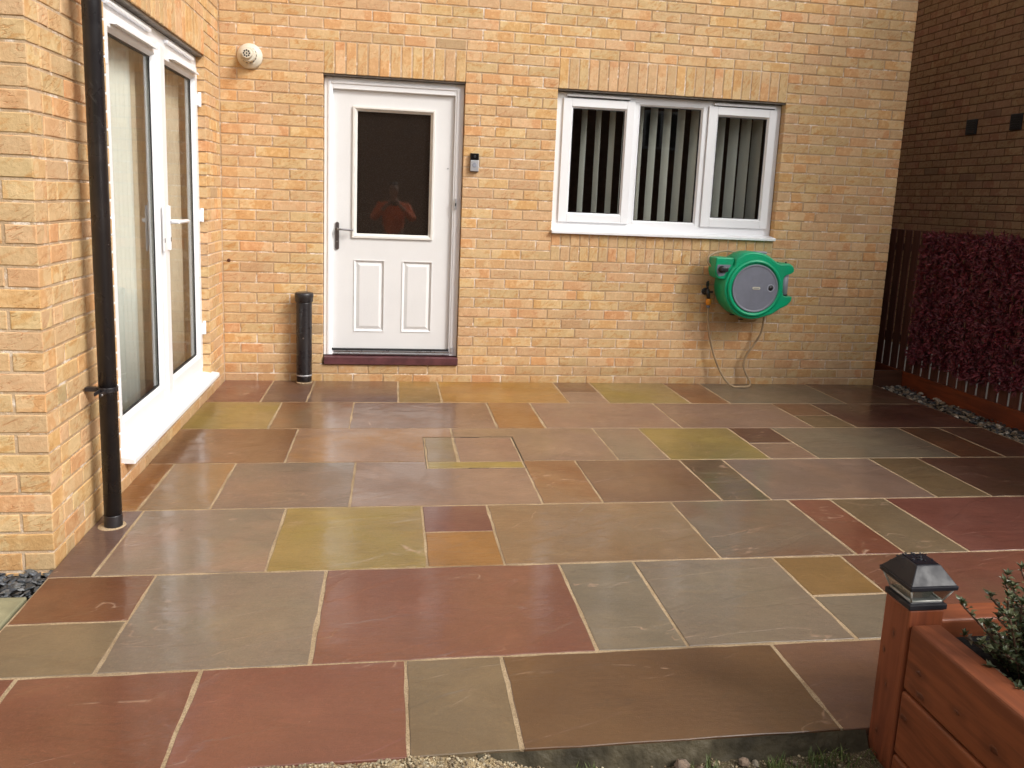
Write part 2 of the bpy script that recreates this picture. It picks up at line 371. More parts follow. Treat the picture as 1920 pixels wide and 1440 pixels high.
PATHM = simple('pale_passage_paving', (.42, .40, .36), .8, .3, var=.1, scale=5)
ROOFM = simple('dark_roof_tiles', (.05, .04, .038), .8, .3, var=.2)
WHITEW = simple('painted_wall', (.4, .3, .2), .9)
def glass(name, tint=(1,1,1), rough=.0, ior=1.5):
    a = N(name); t = a.t; t.nodes.remove(a.p)
    tr = a.n('BsdfTransparent'); tr.inputs[0].default_value = (*tint, 1)
    gl = a.n('BsdfGlossy'); gl.inputs['Roughness'].default_value = rough
    fr = a.n('Fresnel'); fr.inputs[0].default_value = ior
    gm_ = a.n('NewGeometry'); fac = a.math('MULTIPLY', fr.outputs[0], a.math('SUBTRACT', 1.0, gm_.outputs['Backfacing']))
    mx = a.n('MixShader'); a.l(fac, mx.inputs[0]); a.l(tr.outputs[0], mx.inputs[1]); a.l(gl.outputs[0], mx.inputs[2]); a.l(mx.outputs[0], a.out.inputs[0])
    return a.m
GLASS = glass('window_glass', (.93, .95, .94), .0, 1.6)
DGLASS = glass('obscured_door_glass', (.86, .84, .82), .03, 2.1)
CGLASS = glass('clear_acrylic', (.84, .86, .84), .12, 1.9)
def net_mat():
    a = N('net_curtain'); p = a.obj()
    tr = a.n('BsdfTransparent'); mx = a.n('MixShader')
    a.p.inputs['Base Color'].default_value = (.82, .80, .74, 1); a.p.inputs['Roughness'].default_value = .9
    a.p.inputs['Specular IOR Level'].default_value = .1
    mx.inputs[0].default_value = .93; a.l(tr.outputs[0], mx.inputs[1]); a.l(a.p.outputs[0], mx.inputs[2]); a.l(mx.outputs[0], a.out.inputs[0])
    return a.m
NET = net_mat()
DRAPE = simple('beige_drape', (.62, .51, .39), .9, .2, var=.05)

# ------------------------------------------------------------------ brickwork
def brick_shape(L, H, D, seed):
    rg = random.Random(seed); j = lambda s: rg.uniform(-s, s)
    x, z, c = L/2, H/2, .0028
    fr = [(-x+c+j(.0012), 0, -z+c+j(.001)), (x-c+j(.0012), j(.0012), -z+c+j(.001)), (x-c+j(.0012), j(.0012), z-c+j(.001)), (-x+c+j(.0012), 0, z-c+j(.001))]
    md = [(-x+j(.0008), c, -z+j(.0008)), (x+j(.0008), c, -z+j(.0008)), (x+j(.0008), c, z+j(.0008)), (-x+j(.0008), c, z+j(.0008))]
    bk = [(-x, D, -z), (x, D, -z), (x, D, z), (-x, D, z)]
    v = fr+md+bk
    f = [(0,1,2,3), (4,5,1,0), (5,6,2,1), (6,7,3,2), (7,4,0,3), (8,9,5,4), (9,10,6,5), (10,11,7,6), (11,8,4,7)]
    return v, f
protos = {}
def proto(name, L, H, D, mat, var):
    k = (name, round(L,3), round(H,3), mat.name, var)
    if k not in protos:
        v, f = brick_shape(L, H, D, hash((round(L*1000), round(H*1000), var)) & 0xffff)
        me = bpy.data.meshes.new(name); me.from_pydata(v, [], f); me.materials.append(mat)
        a = me.attributes.new('lc', 'FLOAT_VECTOR', 'POINT'); a.data.foreach_set('vector', [c for p in v for c in (p if H <= L else (p[2], p[1], p[0]))])
        me.update(); protos[k] = me
    return protos[k]
class Joined:
    def __init__(s): s.m = M(); s.lc = []; s.rn = []
    def brick(s, v, f, mw, rn, swap):
        s.m.add([mw @ Vector(p) for p in v], f); s.lc += [tuple(p) if not swap else (p[2], p[1], p[0]) for p in v]; s.rn += [rn]*len(v)
    def build(s, name, mat, parent):
        o = s.m.build(name, mat, parent, attrs=dict(lc=s.lc, rn=s.rn)); o['kind'] = 'stuff'; return o
def lay(parent, bricks, mat, single_name, joined_parent, limit, seed=3):
    """bricks: list of (centre, rotation z, length, height, depth); the ones that show largest become parts of their own"""
    rg = random.Random(seed)
    def size(b):
        q = project(b[0])
        if q is None or not (-70 < q[0] < 1990 and -70 < q[1] < 1510): return 0
        n = Vector((math.sin(b[1]), -math.cos(b[1]), 0)); d = (CAM-Vector(b[0]))
        return max(0, n.dot(d.normalized()))*b[2]*b[3]/q[2]**2
    order = sorted(bricks, key=size, reverse=True)
    for b in order[:limit]:
        o = bpy.data.objects.new(single_name, proto(single_name, b[2], b[3], b[4], mat, rg.randrange(4)))
        col.objects.link(o); o.parent = parent; o.location = Vector(b[0])-WL[parent.name]
        o.rotation_euler = (rg.uniform(-.004,.004), rg.uniform(-.005,.005), b[1]+rg.uniform(-.006,.006))
    rest = order[limit:]
    if rest:
        J = Joined()
        for b in rest:
            v, f = brick_shape(b[2], b[3], b[4], rg.randrange(9999))
            mw = Matrix.Translation(Vector(b[0])+Vector((0,0,rg.uniform(-.0008,.0008)))) @ Matrix.Rotation(b[1], 4, 'Z') @ Matrix.Rotation(rg.uniform(-.005,.005), 4, 'Y')
            J.brick(v, f, mw, rg.random(), b[3] > b[2])
        J.build(single_name+'s', mat, joined_parent)
def interp(knots, i):
    for (a, b), (c, d) in zip(knots, knots[1:]):
        if i <= c: return b+(d-b)*(i-a)/(c-a)
    a, b = knots[-2]; c, d = knots[-1]; return b+(d-b)*(i-a)/(c-a)
def courses(knots, kmin, kmax, holes, parity, i0, i1, flush_end=False):
    out = []
    for k in range(kmin, kmax):
        z0, z1 = .055+.075*k+.005, .055+.075*k+.070
        i = i0-1+(.5 if (k+parity) % 2 else 0)
        while i < i1:
            a, b = interp(knots, max(i, i0)), interp(knots, min(i+1, i1)); i += 1
            segs = [(a, b)]
            for (ha, hb, hz0, hz1) in holes:
                if z1 > hz0+.02 and z0 < hz1-.02:
                    ns = []
                    for (p, q) in segs:
                        if q <= ha+.001 or p >= hb-.001: ns.append((p, q))
                        else:
                            if p < ha-.02: ns.append((p, ha))
                            if q > hb+.02: ns.append((hb, q))
                    segs = ns
            for p, q in segs:
                hz = [e for (ha, hb, h0, h1) in holes for e in (ha, hb) if z1 > h0+.02 and z0 < h1-.02]
                if flush_end: hz.append(knots[-1][1])
                p_ = p if any(abs(p-e) < .03 for e in hz) else p+.005; q_ = q if any(abs(q-e) < .03 for e in hz) else q-.005
                for e in hz:
                    if abs(p_-e) < .03: p_ = e
                    if abs(q_-e) < .03: q_ = e
                if q_-p_ > .03: out.append(((p_+q_)/2, (z0+z1)/2, q_-p_, z1-z0))
    return out

# ================================================================== GROUND
g = M(); g.box(-90, 90, -90, 90, -.6, -.20); struct('ground', g, LAWN)
# ------------------------------------------------------------------ patio
patio = tag(thing('patio', 'patio of wet multicoloured sandstone slabs laid in straight rows with sandy joints', None), kind='structure')
del patio['label']
b = M(); b.box(.012, 5.235, -4.132, -.002, -.19, -.0012); b.build('mortar_bed', GROUT, patio)
RED=(.172,.064,.041); RED2=(.145,.052,.036); BRN=(.145,.072,.038); BRN2=(.185,.078,.030); MAU=(.235,.148,.104); MAU2=(.195,.122,.086)
GRY=(.178,.142,.098); GRY2=(.150,.113,.080); OLV=(.245,.175,.044); OLV2=(.20,.148,.056); ORG=(.265,.125,.034); TAN=(.20,.135,.075); TAN2=(.17,.125,.075)
DKR=(.085,.034,.022); DKB=(.085,.048,.028); OBR=(.125,.082,.042); GG=(.145,.120,.082); GOLD=(.34,.19,.036); PGR=(.12,.075,.062)
YB = [0, -.632, -1.252, -1.868, -2.483, -3.095, -3.710, -4.142]
rows = [
 [(0,.356,RED,RED2),(.356,.658,BRN,PGR),(.658,1.271,PGR,BRN),(1.271,1.573,(.27,.17,.045),(.20,.12,.035)),(1.573,2.475,GOLD,ORG),(2.475,2.773,(BRN,MAU),-.316),(2.773,3.382,OLV,OLV2),(3.382,3.686,BRN2,BRN),(3.686,4.607,GG,GRY2),(4.607,5.235,DKR,DKB)],
 [(0,.498,OLV,(.20,.13,.045)),(.498,.973,BRN2,TAN),(.973,1.878,MAU2,BRN),(1.878,2.186,ORG,BRN2),(2.186,3.082,MAU,(.20,.11,.08)),(3.082,4.0,(.165,.10,.075),MAU2),(4.0,4.306,(BRN,OBR),-.958),(4.306,5.235,DKR,(.07,.03,.022))],
 [(0,.677,(.16,.075,.033),BRN),(.677,1.585,MAU,ORG),(1.585,2.48,MAU,TAN),(2.48,2.782,GRY,MAU2),(2.782,3.388,OLV2,OLV),(3.388,3.683,(DKR,MAU2),-1.575),(3.683,4.596,GG,GRY2),(4.596,4.897,(.12,.048,.02),DKB),(4.897,5.235,DKB,DKR)],
 [(0,.13,ORG,BRN2),(.13,.433,TAN,ORG),(.433,1.041,GRY2,MAU2),(1.041,1.934,MAU,MAU2),(1.934,2.23,(.22,.125,.06),BRN2),(2.23,2.83,(.15,.085,.05),BRN),(2.83,3.085,OBR,DKB),(3.085,3.988,MAU2,(.15,.105,.085)),(3.988,4.298,OBR,(.14,.10,.05)),(4.298,5.235,DKB,DKR)],
 [(0,.161,PGR,BRN),(.161,.764,MAU,GRY),(.764,1.366,OLV,(.23,.15,.055)),(1.366,1.666,(RED2,ORG),-2.776),(1.666,2.561,TAN,(.20,.115,.055)),(2.561,3.162,GRY2,BRN),(3.162,3.387,RED,(.14,.05,.028)),(3.387,3.687,OBR,TAN2),(3.687,4.6,(.155,.058,.042),RED2),(4.6,5.235,MAU2,BRN)],
 [(.012,.38,((.15,.058,.027),TAN2),-3.413),(.38,.987,GRY,(.195,.14,.105)),(.987,1.88,RED,(.165,.064,.036)),(1.88,2.182,GRY,GG),(2.182,2.778,GRY,(.18,.135,.098)),(2.778,3.08,((.215,.125,.045),GRY),-3.417),(3.08,4.0,RED,BRN),(4.0,4.6,TAN,BRN),(4.6,5.235,GRY2,GG)],
 [(.012,.173,RED,RED2),(.173,.676,(.155,.057,.031),RED),(.676,1.275,RED,(.168,.062,.040)),(1.275,1.569,TAN2,(.15,.105,.06)),(1.569,2.465,(.125,.065,.028),(.105,.055,.027)),(2.465,3.07,(.155,.085,.06),BRN),(3.07,4.0,RED,RED2),(4.0,5.235,TAN,BRN)],
]
srg = random.Random(5)
def slab(x0, x1, y0, y1, c1, c2, name='paving_slab', parent=patio, zo=0, hole=None, jt=.0058):
    """one riven slab: wavy sawn edge, small arris, tilted a hair"""
    x0 += jt*srg.uniform(.7, 1.3); x1 -= jt*srg.uniform(.7, 1.3); y0 += jt*srg.uniform(.7, 1.3); y1 -= jt*srg.uniform(.7, 1.3)
    cs = [(x0,y0),(x1,y0),(x1,y1),(x0,y1)]
    if hole: cs = hole
    ring = []
    for i in range(len(cs)):
        (ax, ay), (bx, by) = cs[i], cs[(i+1) % len(cs)]
        L = math.hypot(bx-ax, by-ay); n = max(2, int(L/.07))
        for k in range(n):
            t = k/n; nx, ny = (by-ay)/L, -(bx-ax)/L
            d = .0052*noise.noise(Vector((ax+t*(bx-ax), ay+t*(by-ay), zo))*16+Vector((srg.random()*.4, 3, 7))) + srg.uniform(-.0008, .0008)
            ring.append((ax+t*(bx-ax)+nx*d, ay+t*(by-ay)+ny*d))
    cx, cy = (x0+x1)/2, (y0+y1)/2; tx, ty, dz = srg.uniform(-.0010,.0010), srg.uniform(-.0010,.0010), srg.uniform(-.0004,.0008)+.0006+zo
    def z(x, y): return dz+tx*(x-cx)+ty*(y-cy)
    ins = [(x+(.0022 if x < cx else -.0022), y+(.0022 if y < cy else -.0022)) for x, y in ring]
    if hole: ins = ring
    mm = M(); n = len(ring)
    v = [(x, y, z(x,y)) for x, y in ins]+[(x, y, z(x,y)-.0016) for x, y in ring]+[(x, y, z(x,y)-.024) for x, y in ring]
    f = [tuple(range(n))]+[(n+i, n+(i+1)%n, (i+1)%n, i) for i in range(n)]+[(2*n+i, 2*n+(i+1)%n, n+(i+1)%n, n+i) for i in range(n)]
    mm.add(v, f)
    return mm.build(name, SLAB, parent, attrs=dict(c1=[c1]*len(v), c2=[c2]*len(v)))
CV = (1.408, 1.942, -1.982, -1.432)   # recessed cover
for ri, row in enumerate(rows):
    ya, yb = YB[ri+1], YB[ri]
    for s in row:
        if isinstance(s[2][0], tuple):
            x0, x1, (ca, cb), ys = s
            slab(x0, x1, ys, yb, ca, tuple(c*.85 for c in ca)); slab(x0, x1, ya, ys, cb, tuple(c*.88 for c in cb)); continue
        x0, x1, c1, c2 = s; hole = None
        g_ = .0055
        if ri == 2 and abs(x0-.677) < .01: hole = [(x0+g_,ya+g_),(CV[0]-.003,ya+g_),(CV[0]-.003,CV[3]+.003),(x1-g_,CV[3]+.003),(x1-g_,yb-g_),(x0+g_,yb-g_)]
        if ri == 2 and abs(x0-1.585) < .01: hole = [(CV[1]+.003,ya+g_),(x1-g_,ya+g_),(x1-g_,yb-g_),(x0+g_,yb-g_),(x0+g_,CV[3]+.003),(CV[1]+.003,CV[3]+.003)]
        if ri == 3 and abs(x0-1.041) < .01: hole = [(x0+g_,ya+g_),(x1-g_,ya+g_),(x1-g_,CV[2]-.003),(CV[0]-.003,CV[2]-.003),(CV[0]-.003,yb-g_),(x0+g_,yb-g_)]
        slab(x0, x1, ya, yb, c1, c2, hole=hole)
mm = M(); mm.lathe((.080, -2.640, -.002), (0,0,1), [(.056,0),(.052,.004),(.044,.006),(.040,.007)], 26); mm.build('mortar_patch', GROUT, patio)
# recessed inspection cover lined with cut slabs
cover = thing('inspection_cover', 'square recessed inspection cover filled with cut slabs and edged by a thin dark gap', 'drain cover', (1.675, -1.707, 0))
t = M()
for a_ in ((CV[0],CV[0]+.003,CV[2],CV[3]),(CV[1]-.004,CV[1]+.001,CV[2],CV[3]),(CV[0]+.003,CV[1]-.004,CV[2],CV[2]+.003),(CV[0]+.003,CV[1]-.004,CV[3]-.003,CV[3])):
    t.box(*a_, -.03, -.0002)
t.build('tray_frame', GASKET, cover)
t = M(); t.box(CV[0]+.0045, CV[1]-.0045, CV[2]+.0045, CV[3]-.0045, -.03, -.012); t.build('tray', GASKET, cover)
i_ = .011
slab(CV[0]+i_, 1.578, -1.873, CV[3]-i_, TAN, OLV2, 'inset_slab', cover, 0, None, .002)
slab(1.592, CV[1]-i_, -1.873, CV[3]-i_, MAU, (.20,.115,.08), 'inset_slab', cover, 0, None, .002)
slab(CV[0]+i_, CV[1]-i_, CV[2]+i_, -1.877, (.26,.19,.045), OLV, 'inset_slab', cover, 0, None, .002)
t = M(); t.box(1.579, 1.591, -1.872, CV[3]-i_, -.012, -.002); t.build('joint', GROUT, cover)
for y in (CV[3]-.0055, CV[2]+.0055):
    t = M(); t.box(1.63, 1.74, y-.0045, y+.0045, -.011, -.0005); t.build('lifting_slot', GASKET, cover)
# haunching below the front edge
hm = M(); vs = []; nx_, nz_ = 60, 6
for i in range(nx_+1):
    for k in range(nz_+1):
        x = 1.45+(2.535-1.45)*i/nx_; tt = k/nz_
        y = -4.1385-.045*tt-.014*abs(noise.noise(Vector((x*4, tt*3, 1))))*(.1+tt)-.004*noise.noise(Vector((x*26, tt*9, 1)))*tt; z = -.0035-.085*tt+.010*noise.noise(Vector((x*9, tt*5, 4)))*tt
        if x < 1.65: z += .03*(1.65-x)/.2*tt
        vs.append((x, y, z))
hm.add(vs, [(i*(nz_+1)+k, i*(nz_+1)+k+1, (i+1)*(nz_+1)+k+1, (i+1)*(nz_+1)+k) for i in range(nx_) for k in range(nz_)], True)
hm.build('haunching', CONC, patio)
# soil / sand in front of the patio
sm = M(); vs = []; NX, NY = 150, 60
def soilz(x, y):
    d = max(0, -4.13-y)
    edge = -.028+.014*noise.noise(Vector((x*5, 0, 2))) if x < 1.5 else -.105
    k = min(1, max(0, (x-1.45)/.22)); e = (1-k)*(-.004)+k*(-.052)
    z = e-(.07*(1-k))*min(1, d/.5)
    return z+.012*noise.noise(Vector((x*6, y*6, 0)))+.010*noise.noise(Vector((x*22, y*22, 3)))+.004*noise.noise(Vector((x*70, y*70, 3)))
for i in range(NX+1):
    for j in range(NY+1):
        x = -1.2+(4.4+1.2)*i/NX; y = -4.135-1.5*(j/NY)**1.5; vs.append((x, y, soilz(x, y)))
sm.add(vs, [(i*(NY+1)+j, (i)*(NY+1)+j+1, (i+1)*(NY+1)+j+1, (i+1)*(NY+1)+j) for i in range(NX) for j in range(NY)], True)
struct('soil', sm, SOIL)
# old paving and gravel by the return wall
p_ = M(); p_.box(-2.2, -.006, -6.5, -3.215, -.16, -.006); struct('old_paving', p_, OLDPAVE, bevel=.006)
p_ = M(); p_.box(-2.2, .0, -3.21, -3.0, -.16, -.035); struct('gravel_base', p_, BEDSOIL)
p_ = M(); p_.box(5.24, 5.515, -6, .05, -.19, -.045); struct('border_soil', p_, BEDSOIL)
p_ = M(); p_.box(5.56, 6.9, -8, 8, -.19, -.02); struct('passage_path', p_, PATHM)
def rock(mm, lc, rn, c, s, rg, flat=.6, elong=1.5):
    n = 5; rg_ = rg.random(); q = Matrix.Rotation(rg.uniform(0, 6.28), 3, 'Z') @ Matrix.Rotation(rg.uniform(-.5, .5), 3, 'X') @ Matrix.Rotation(rg.uniform(-.4,.4), 3, 'Y')
    v = [(0,0,1),(0,0,-1)]
    for r_, z in ((.75,.55),(1,-.05),(.7,-.6)):
        for k in range(n):
            a = 6.283*k/n+z; v.append((r_*math.cos(a)*elong, r_*math.sin(a), z))
    v = [Vector(c)+q@Vector((x*s*rg.uniform(.8,1.15), y*s*rg.uniform(.8,1.15), z*s*flat*rg.uniform(.85,1.1))) for x, y, z in v]
    f = [(0,2+k,2+(k+1)%n) for k in range(n)]+[(1,12+(k+1)%n,12+k) for k in range(n)]
    for a in (2, 7): f += [(a+k, a+5+k, a+5+(k+1)%n, a+(k+1)%n) for k in range(n)]
    mm.add(v, f, False); rn += [rg_]*len(v)
def stones(name, mat, count, fn, seed, label, flat=.6, elong=1.4):
    rg = random.Random(seed); mm = M(); rn = []
    for _ in range(count):
        c, s = fn(rg); rock(mm, None, rn, c, s, rg, flat, elong)
    o = mm.build(name, mat, None, attrs=dict(rn=rn)); return tag(o, label, 'gravel', kind='stuff')
stones('slate_gravel', SLATE, 1500, lambda r: ((r.uniform(-1.6, .03), r.uniform(-3.205, -3.005), r.uniform(-.035, -.008)), r.uniform(.005, .014)), 1,
       'dark grey slate chippings along the foot of the left return wall', .45, 1.6)
stones('pebble_gravel', PEBB, 2600, lambda r: ((r.uniform(5.225, 5.505), -r.random()**1.0*4.1+.03, r.uniform(-.045, -.004)), r.choice((.007,.01,.012,.016,.022))), 2,
       'mixed dark and pale pebbles in the narrow strip between patio and dark fence', .55, 1.4)
stones('sand_grit', SANDG, 5200, lambda r: (lambda x, y: ((x, y, soilz(x, y)+.002), r.uniform(.0015, .005)))(r.uniform(.3, 2.5) if r.random() < .25 else r.uniform(.5, 1.62), -4.137-.26*r.random()**1.6), 4,
       'loose sandy grit banked against the front edge of the patio', .8, 1.1)
rg = random.Random(9)
for k, (x, y, s) in enumerate([(1.985,-4.185,.024),(2.035,-4.195,.013),(2.075,-4.19,.010),(2.16,-4.185,.016),(2.195,-4.178,.011),(2.30,-4.19,.009)]):
    mm = M(); rn = []; rock(mm, None, rn, (x, y, soilz(x, y)+s*.3), s, rg, .85, 1.15)
    lab = ['largest pale rubble stone against the concrete edge of the patio','tan stone just right of the largest rubble stone','small round stone in the gap between the two stone pairs','buff rubble stone half way along the concrete edge','pointed buff stone touching the halfway rubble stone','smallest stone near the planter post in the grass'][k]
    tag(mm.build('stone', RUBBLE, None, attrs=dict(rn=rn)), lab, 'stone', 'stones along the front edge of the patio')
def blades(name, spots, mat, label, h0, h1, seed):
    rg = random.Random(seed); mm = M(); rn = []
    for (x, y, z) in spots:
        a = rg.uniform(0, 6.28); h = rg.uniform(h0, h1); wd = rg.uniform(.0010, .0022); l = rg.uniform(.2, 1.0)*h
        dx, dy = math.cos(a), math.sin(a); px, py = -dy*wd, dx*wd
        v = [(x-px,y-py,z-.004),(x+px,y+py,z-.004),(x+px*.7+dx*l*.4,y+py*.7+dy*l*.4,z+h*.65),(x-px*.7+dx*l*.4,y-py*.7+dy*l*.4,z+h*.65),(x+dx*l,y+dy*l,z+h)]
        mm.add(v, [(0,1,2,3),(3,2,4)]); rn += [rg.random()]*5
    return tag(mm.build(name, mat, None, attrs=dict(rn=rn)), label, 'grass', kind='stuff')
rg = random.Random(12); sp = []
for _ in range(90):
    cx_, cy_ = rg.uniform(1.62, 2.62), rg.uniform(-4.55, -4.19)
    for _ in range(45): 
        x, y = cx_+rg.gauss(0, .02), min(-4.187, cy_+rg.gauss(0, .02)); sp.append((x, y, soilz(x, y)))
for _ in range(2500):
    x, y = rg.uniform(.2, 2.6), rg.uniform(-5.2, -4.42); sp.append((x, y, soilz(x, y)))
blades('grass', sp, GRASSM, 'short thin grass tufts growing in the soil before the patio edge', .012, .04, 3)

# ================================================================== HOUSE
house = thing('brick_house', 'buff brick L-shaped house with white back door, three-light window and French doors onto the patio', 'house', (0, 0, 0))
XD0, XD1, XW0, XW1, XC = .708, 1.7206, 2.4076, 4.2134, 5.2273
HZ = 2.23; YL0, YL1 = -2.25, -.43; YO = -3.0; TOP = 5.305
def mk(name, *boxes):
    mm = M()
    for b_ in boxes: mm.box(*b_)
    return mm.build(name, MORTAR, house)
r_ = .0036
wall_b = mk('wall', (-.003, XD0-.002, r_, .30, -.2, TOP), (XD0-.002, XD1+.002, r_, .30, HZ+.01, TOP), (XD0-.002, XD1+.002, r_, .30, -.2, .125), (XD1+.002, XW0-.002, r_, .30, -.2, TOP),
            (XW0-.002, XW1+.002, r_, .30, HZ+.01, TOP), (XW0-.002, XW1+.002, r_, .30, -.2, 1.168), (XW1+.002, XC-r_, r_, .30, -.2, TOP))
wall_l = mk('wall', (-.30, -r_, YL1+.010, .30, -.2, TOP), (-.30, -r_, YL0-.010, YL1+.010, HZ+.01, TOP), (-.30, -r_, YL0-.010, YL1+.010, -.2, .11), (-.30, -r_, YO+r_, YL0-.010, -.2, TOP))
wall_r = mk('wall', (-4.0, -.30, YO+r_, YO+.3, -.2, TOP))
mk('wall', (XC-.30, XC-.003, .30, 7.0, -.2, TOP)); mk('wall', (-4.0, -3.7, YO+.3, 7.0, -.2, TOP)); mk('wall', (-3.7, XC-.3, 6.7, 7.0, -.2, TOP))
kn_b = [(0, 0.002), (3, XD0), (7.5, XD1), (10.5, XW0), (18.5, XW1), (23, XC)]
holes_b = [(XD0, XD1, .125, HZ+.225), (XW0, XW1, .955, HZ+.225)]
allb = []
for (c, z, L, H) in courses(kn_b, -1, 70, holes_b, 1, 0, 23, True): allb.append(((c, 0, z), 0.0, L, H, .085))
# left wall, running in y; the outer corner is bonded with the return wall
kn_l = [(0, -.003), (2, YL1), (10, YL0), (13.33, YO)]
holes_l = [(-YL1, -YL0, .12, HZ+.225)]
for (c, z, L, H) in courses([(i, -y) for i, y in kn_l], -2, 70, holes_l, 0, 0, 12.87): allb.append(((0, -c, z), R(90), L, H, .062))
for k in range(-2, 70):
    z = .055+.075*k+.0375; long_ret = (k % 2 == 0)
    # return wall (faces the camera): stretchers running to the left
    x = -.0
    first = .215 if long_ret else .1025
    e = 0
    while e > -3.9:
        L = first if e == 0 else .215
        if L == 0: break
        allb.append(((e-L/2, YO, z), 0.0, L-.001, .065, .085)); e -= L+.010
    s = .1025 if long_ret else .0
    # flank piece of the corner brick on the left wall
    Lc = .1025 if long_ret else .105
    allb.append(((0.0, YO+Lc/2+.0005, z), R(90), Lc-.004, .065, .062))
# rectify: widen the pier course next to the corner
wl = [b_ for b_ in allb]
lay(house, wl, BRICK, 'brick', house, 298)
sol = []
for i in range(13):
    a = XD0+(XD1-XD0)*(i+.5)/13; sol.append(((a, 0, HZ+.113), 0.0, .0655, .215, .10))
for i in range(24):
    a = XW0+(XW1-XW0)*(i+.5)/24; sol.append(((a, 0, HZ+.113), 0.0, .0655, .215, .10))
    sol.append(((a, 0, 1.014), 0.0, .0655, .106, .085)); sol.append(((a, 0, 1.119), 0.0, .0655, .088, .085))
    a = YL0+(YL1-YL0)*(i+.5)/24; sol.append(((0, a, HZ+.113), R(90), .0655, .215, .10))
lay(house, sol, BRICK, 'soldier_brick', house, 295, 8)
# steel lintel soffits
for b_ in ((XD0+.002, XD1-.002, .012, .13, HZ-.006, HZ+.004), (XW0+.002, XW1-.002, .012, .13, HZ-.006, HZ+.004), (-.13, -.012, YL0+.002, YL1-.002, HZ-.008, HZ+.004)):
    mm = M(); mm.box(*b_); mm.build('lintel', LINTEL, house)
# roofs
def roof(x0, x1, y0, y1, z, h, alongx):
    mm = M(); o_ = .35; x0 -= o_; x1 += o_; y0 -= o_; y1 += o_
    if alongx: ym = (y0+y1)/2; v = [(x0,y0,z),(x1,y0,z),(x1,y1,z),(x0,y1,z),(x0,ym,z+h),(x1,ym,z+h)]; f = [(0,3,2,1),(0,1,5,4),(2,3,4,5),(1,2,5),(3,0,4)]
    else: xm = (x0+x1)/2; v = [(x0,y0,z),(x1,y0,z),(x1,y1,z),(x0,y1,z),(xm,y0,z+h),(xm,y1,z+h)]; f = [(0,3,2,1),(1,2,5,4),(3,0,4,5),(0,1,4),(2,3,5)]
    return mm.add(v, f)
roof(0, XC, 0, 7, TOP, 2.4, True).build('roof', ROOFM, house)
roof(-4, 0, YO, 7, TOP+.01, 2.2, False).build('roof', ROOFM, house)
# dark rooms behind the openings
def room(x0, x1, y0, y1, z0, z1, open_):
    mm = M(); t_ = .05
    mm.box(x0, x1, y0, y1, z0-t_, z0); mm.box(x0, x1, y0, y1, z1, z1+t_)
    if open_ != '-y': mm.box(x0, x1, y0-t_, y0, z0-t_, z1+t_)
    mm.box(x0, x1, y1, y1+t_, z0-t_, z1+t_); mm.box(x0-t_, x0, y0, y1+t_, z0-t_, z1+t_)
    if open_ != '+x': mm.box(x1, x1+t_, y0, y1+t_, z0-t_, z1+t_)
    return mm
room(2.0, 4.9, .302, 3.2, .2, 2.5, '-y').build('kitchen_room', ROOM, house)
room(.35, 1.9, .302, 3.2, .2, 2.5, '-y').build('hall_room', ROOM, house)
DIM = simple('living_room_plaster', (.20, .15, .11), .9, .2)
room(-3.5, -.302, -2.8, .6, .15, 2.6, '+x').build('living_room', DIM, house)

# ------------------------------------------------------------------ frames
def ringx(mm, x0, x1, z0, z1, w_, y0, y1):      # rectangular frame facing -y
    wl_, wr_, wb_, wt_ = w_ if isinstance(w_, tuple) else (w_,)*4
    mm.box(x0, x0+wl_, y0, y1, z0, z1); mm.box(x1-wr_, x1, y0, y1, z0, z1)
    mm.box(x0+wl_, x1-wr_, y0, y1, z0, z0+wb_); mm.box(x0+wl_, x1-wr_, y0, y1, z1-wt_, z1)
def pyframe(mm, x0, x1, z0, z1, dx, y0, dy):     # sloping bead ring: outer edge at y0, inner edge dy deeper
    o_ = [(x0,y0,z0),(x1,y0,z0),(x1,y0,z1),(x0,y0,z1)]; i_ = [(x0+dx,y0+dy,z0+dx),(x1-dx,y0+dy,z0+dx),(x1-dx,y0+dy,z1-dx),(x0+dx,y0+dy,z1-dx)]
    mm.add(o_+i_, [(k,(k+1)%4,4+(k+1)%4,4+k) for k in range(4)])
# --- back door
door = M(); ringx(door, XD0+.003, XD1-.003, .19, HZ-.008, (.060,.064,.030,.082), .055, .125)
ringx(door, XD0+.030, XD1-.034, .192, HZ-.035, (.020,.020,.012,.020), .047, .0565)
dr = door.build('back_door', PVC, house, bevel=.004)
lf = M(); x0, x1, z0, z1 = .770, 1.652, .238, 2.146
gx0, gx1, gz0, gz1 = .935, 1.490, 1.100, 2.005
yl = .084
pan = [(.934, 1.154, .372, .909), (1.293, 1.512, .372, .909)]
xs = sorted([x0, gx0, gx1, x1]); 
lf.box(x0, gx0, yl, yl+.045, z0, z1); lf.box(gx1, x1, yl, yl+.045, z0, z1); lf.box(gx0, gx1, yl, yl+.045, gz1, z1)
zb0, zb1 = pan[0][2], pan[0][3]
lf.box(gx0, gx1, yl, yl+.045, zb1, gz0) 
lf.box(gx0, gx1, yl, yl+.045, z0, zb0); lf.box(pan[0][1], pan[1][0], yl, yl+.045, zb0, zb1)
lf.box(gx0-.0, pan[0][0]+.0001 if pan[0][0] > gx0 else gx0, yl, yl+.045, zb0, zb1) if pan[0][0] > gx0 else None
lf2 = M(); 
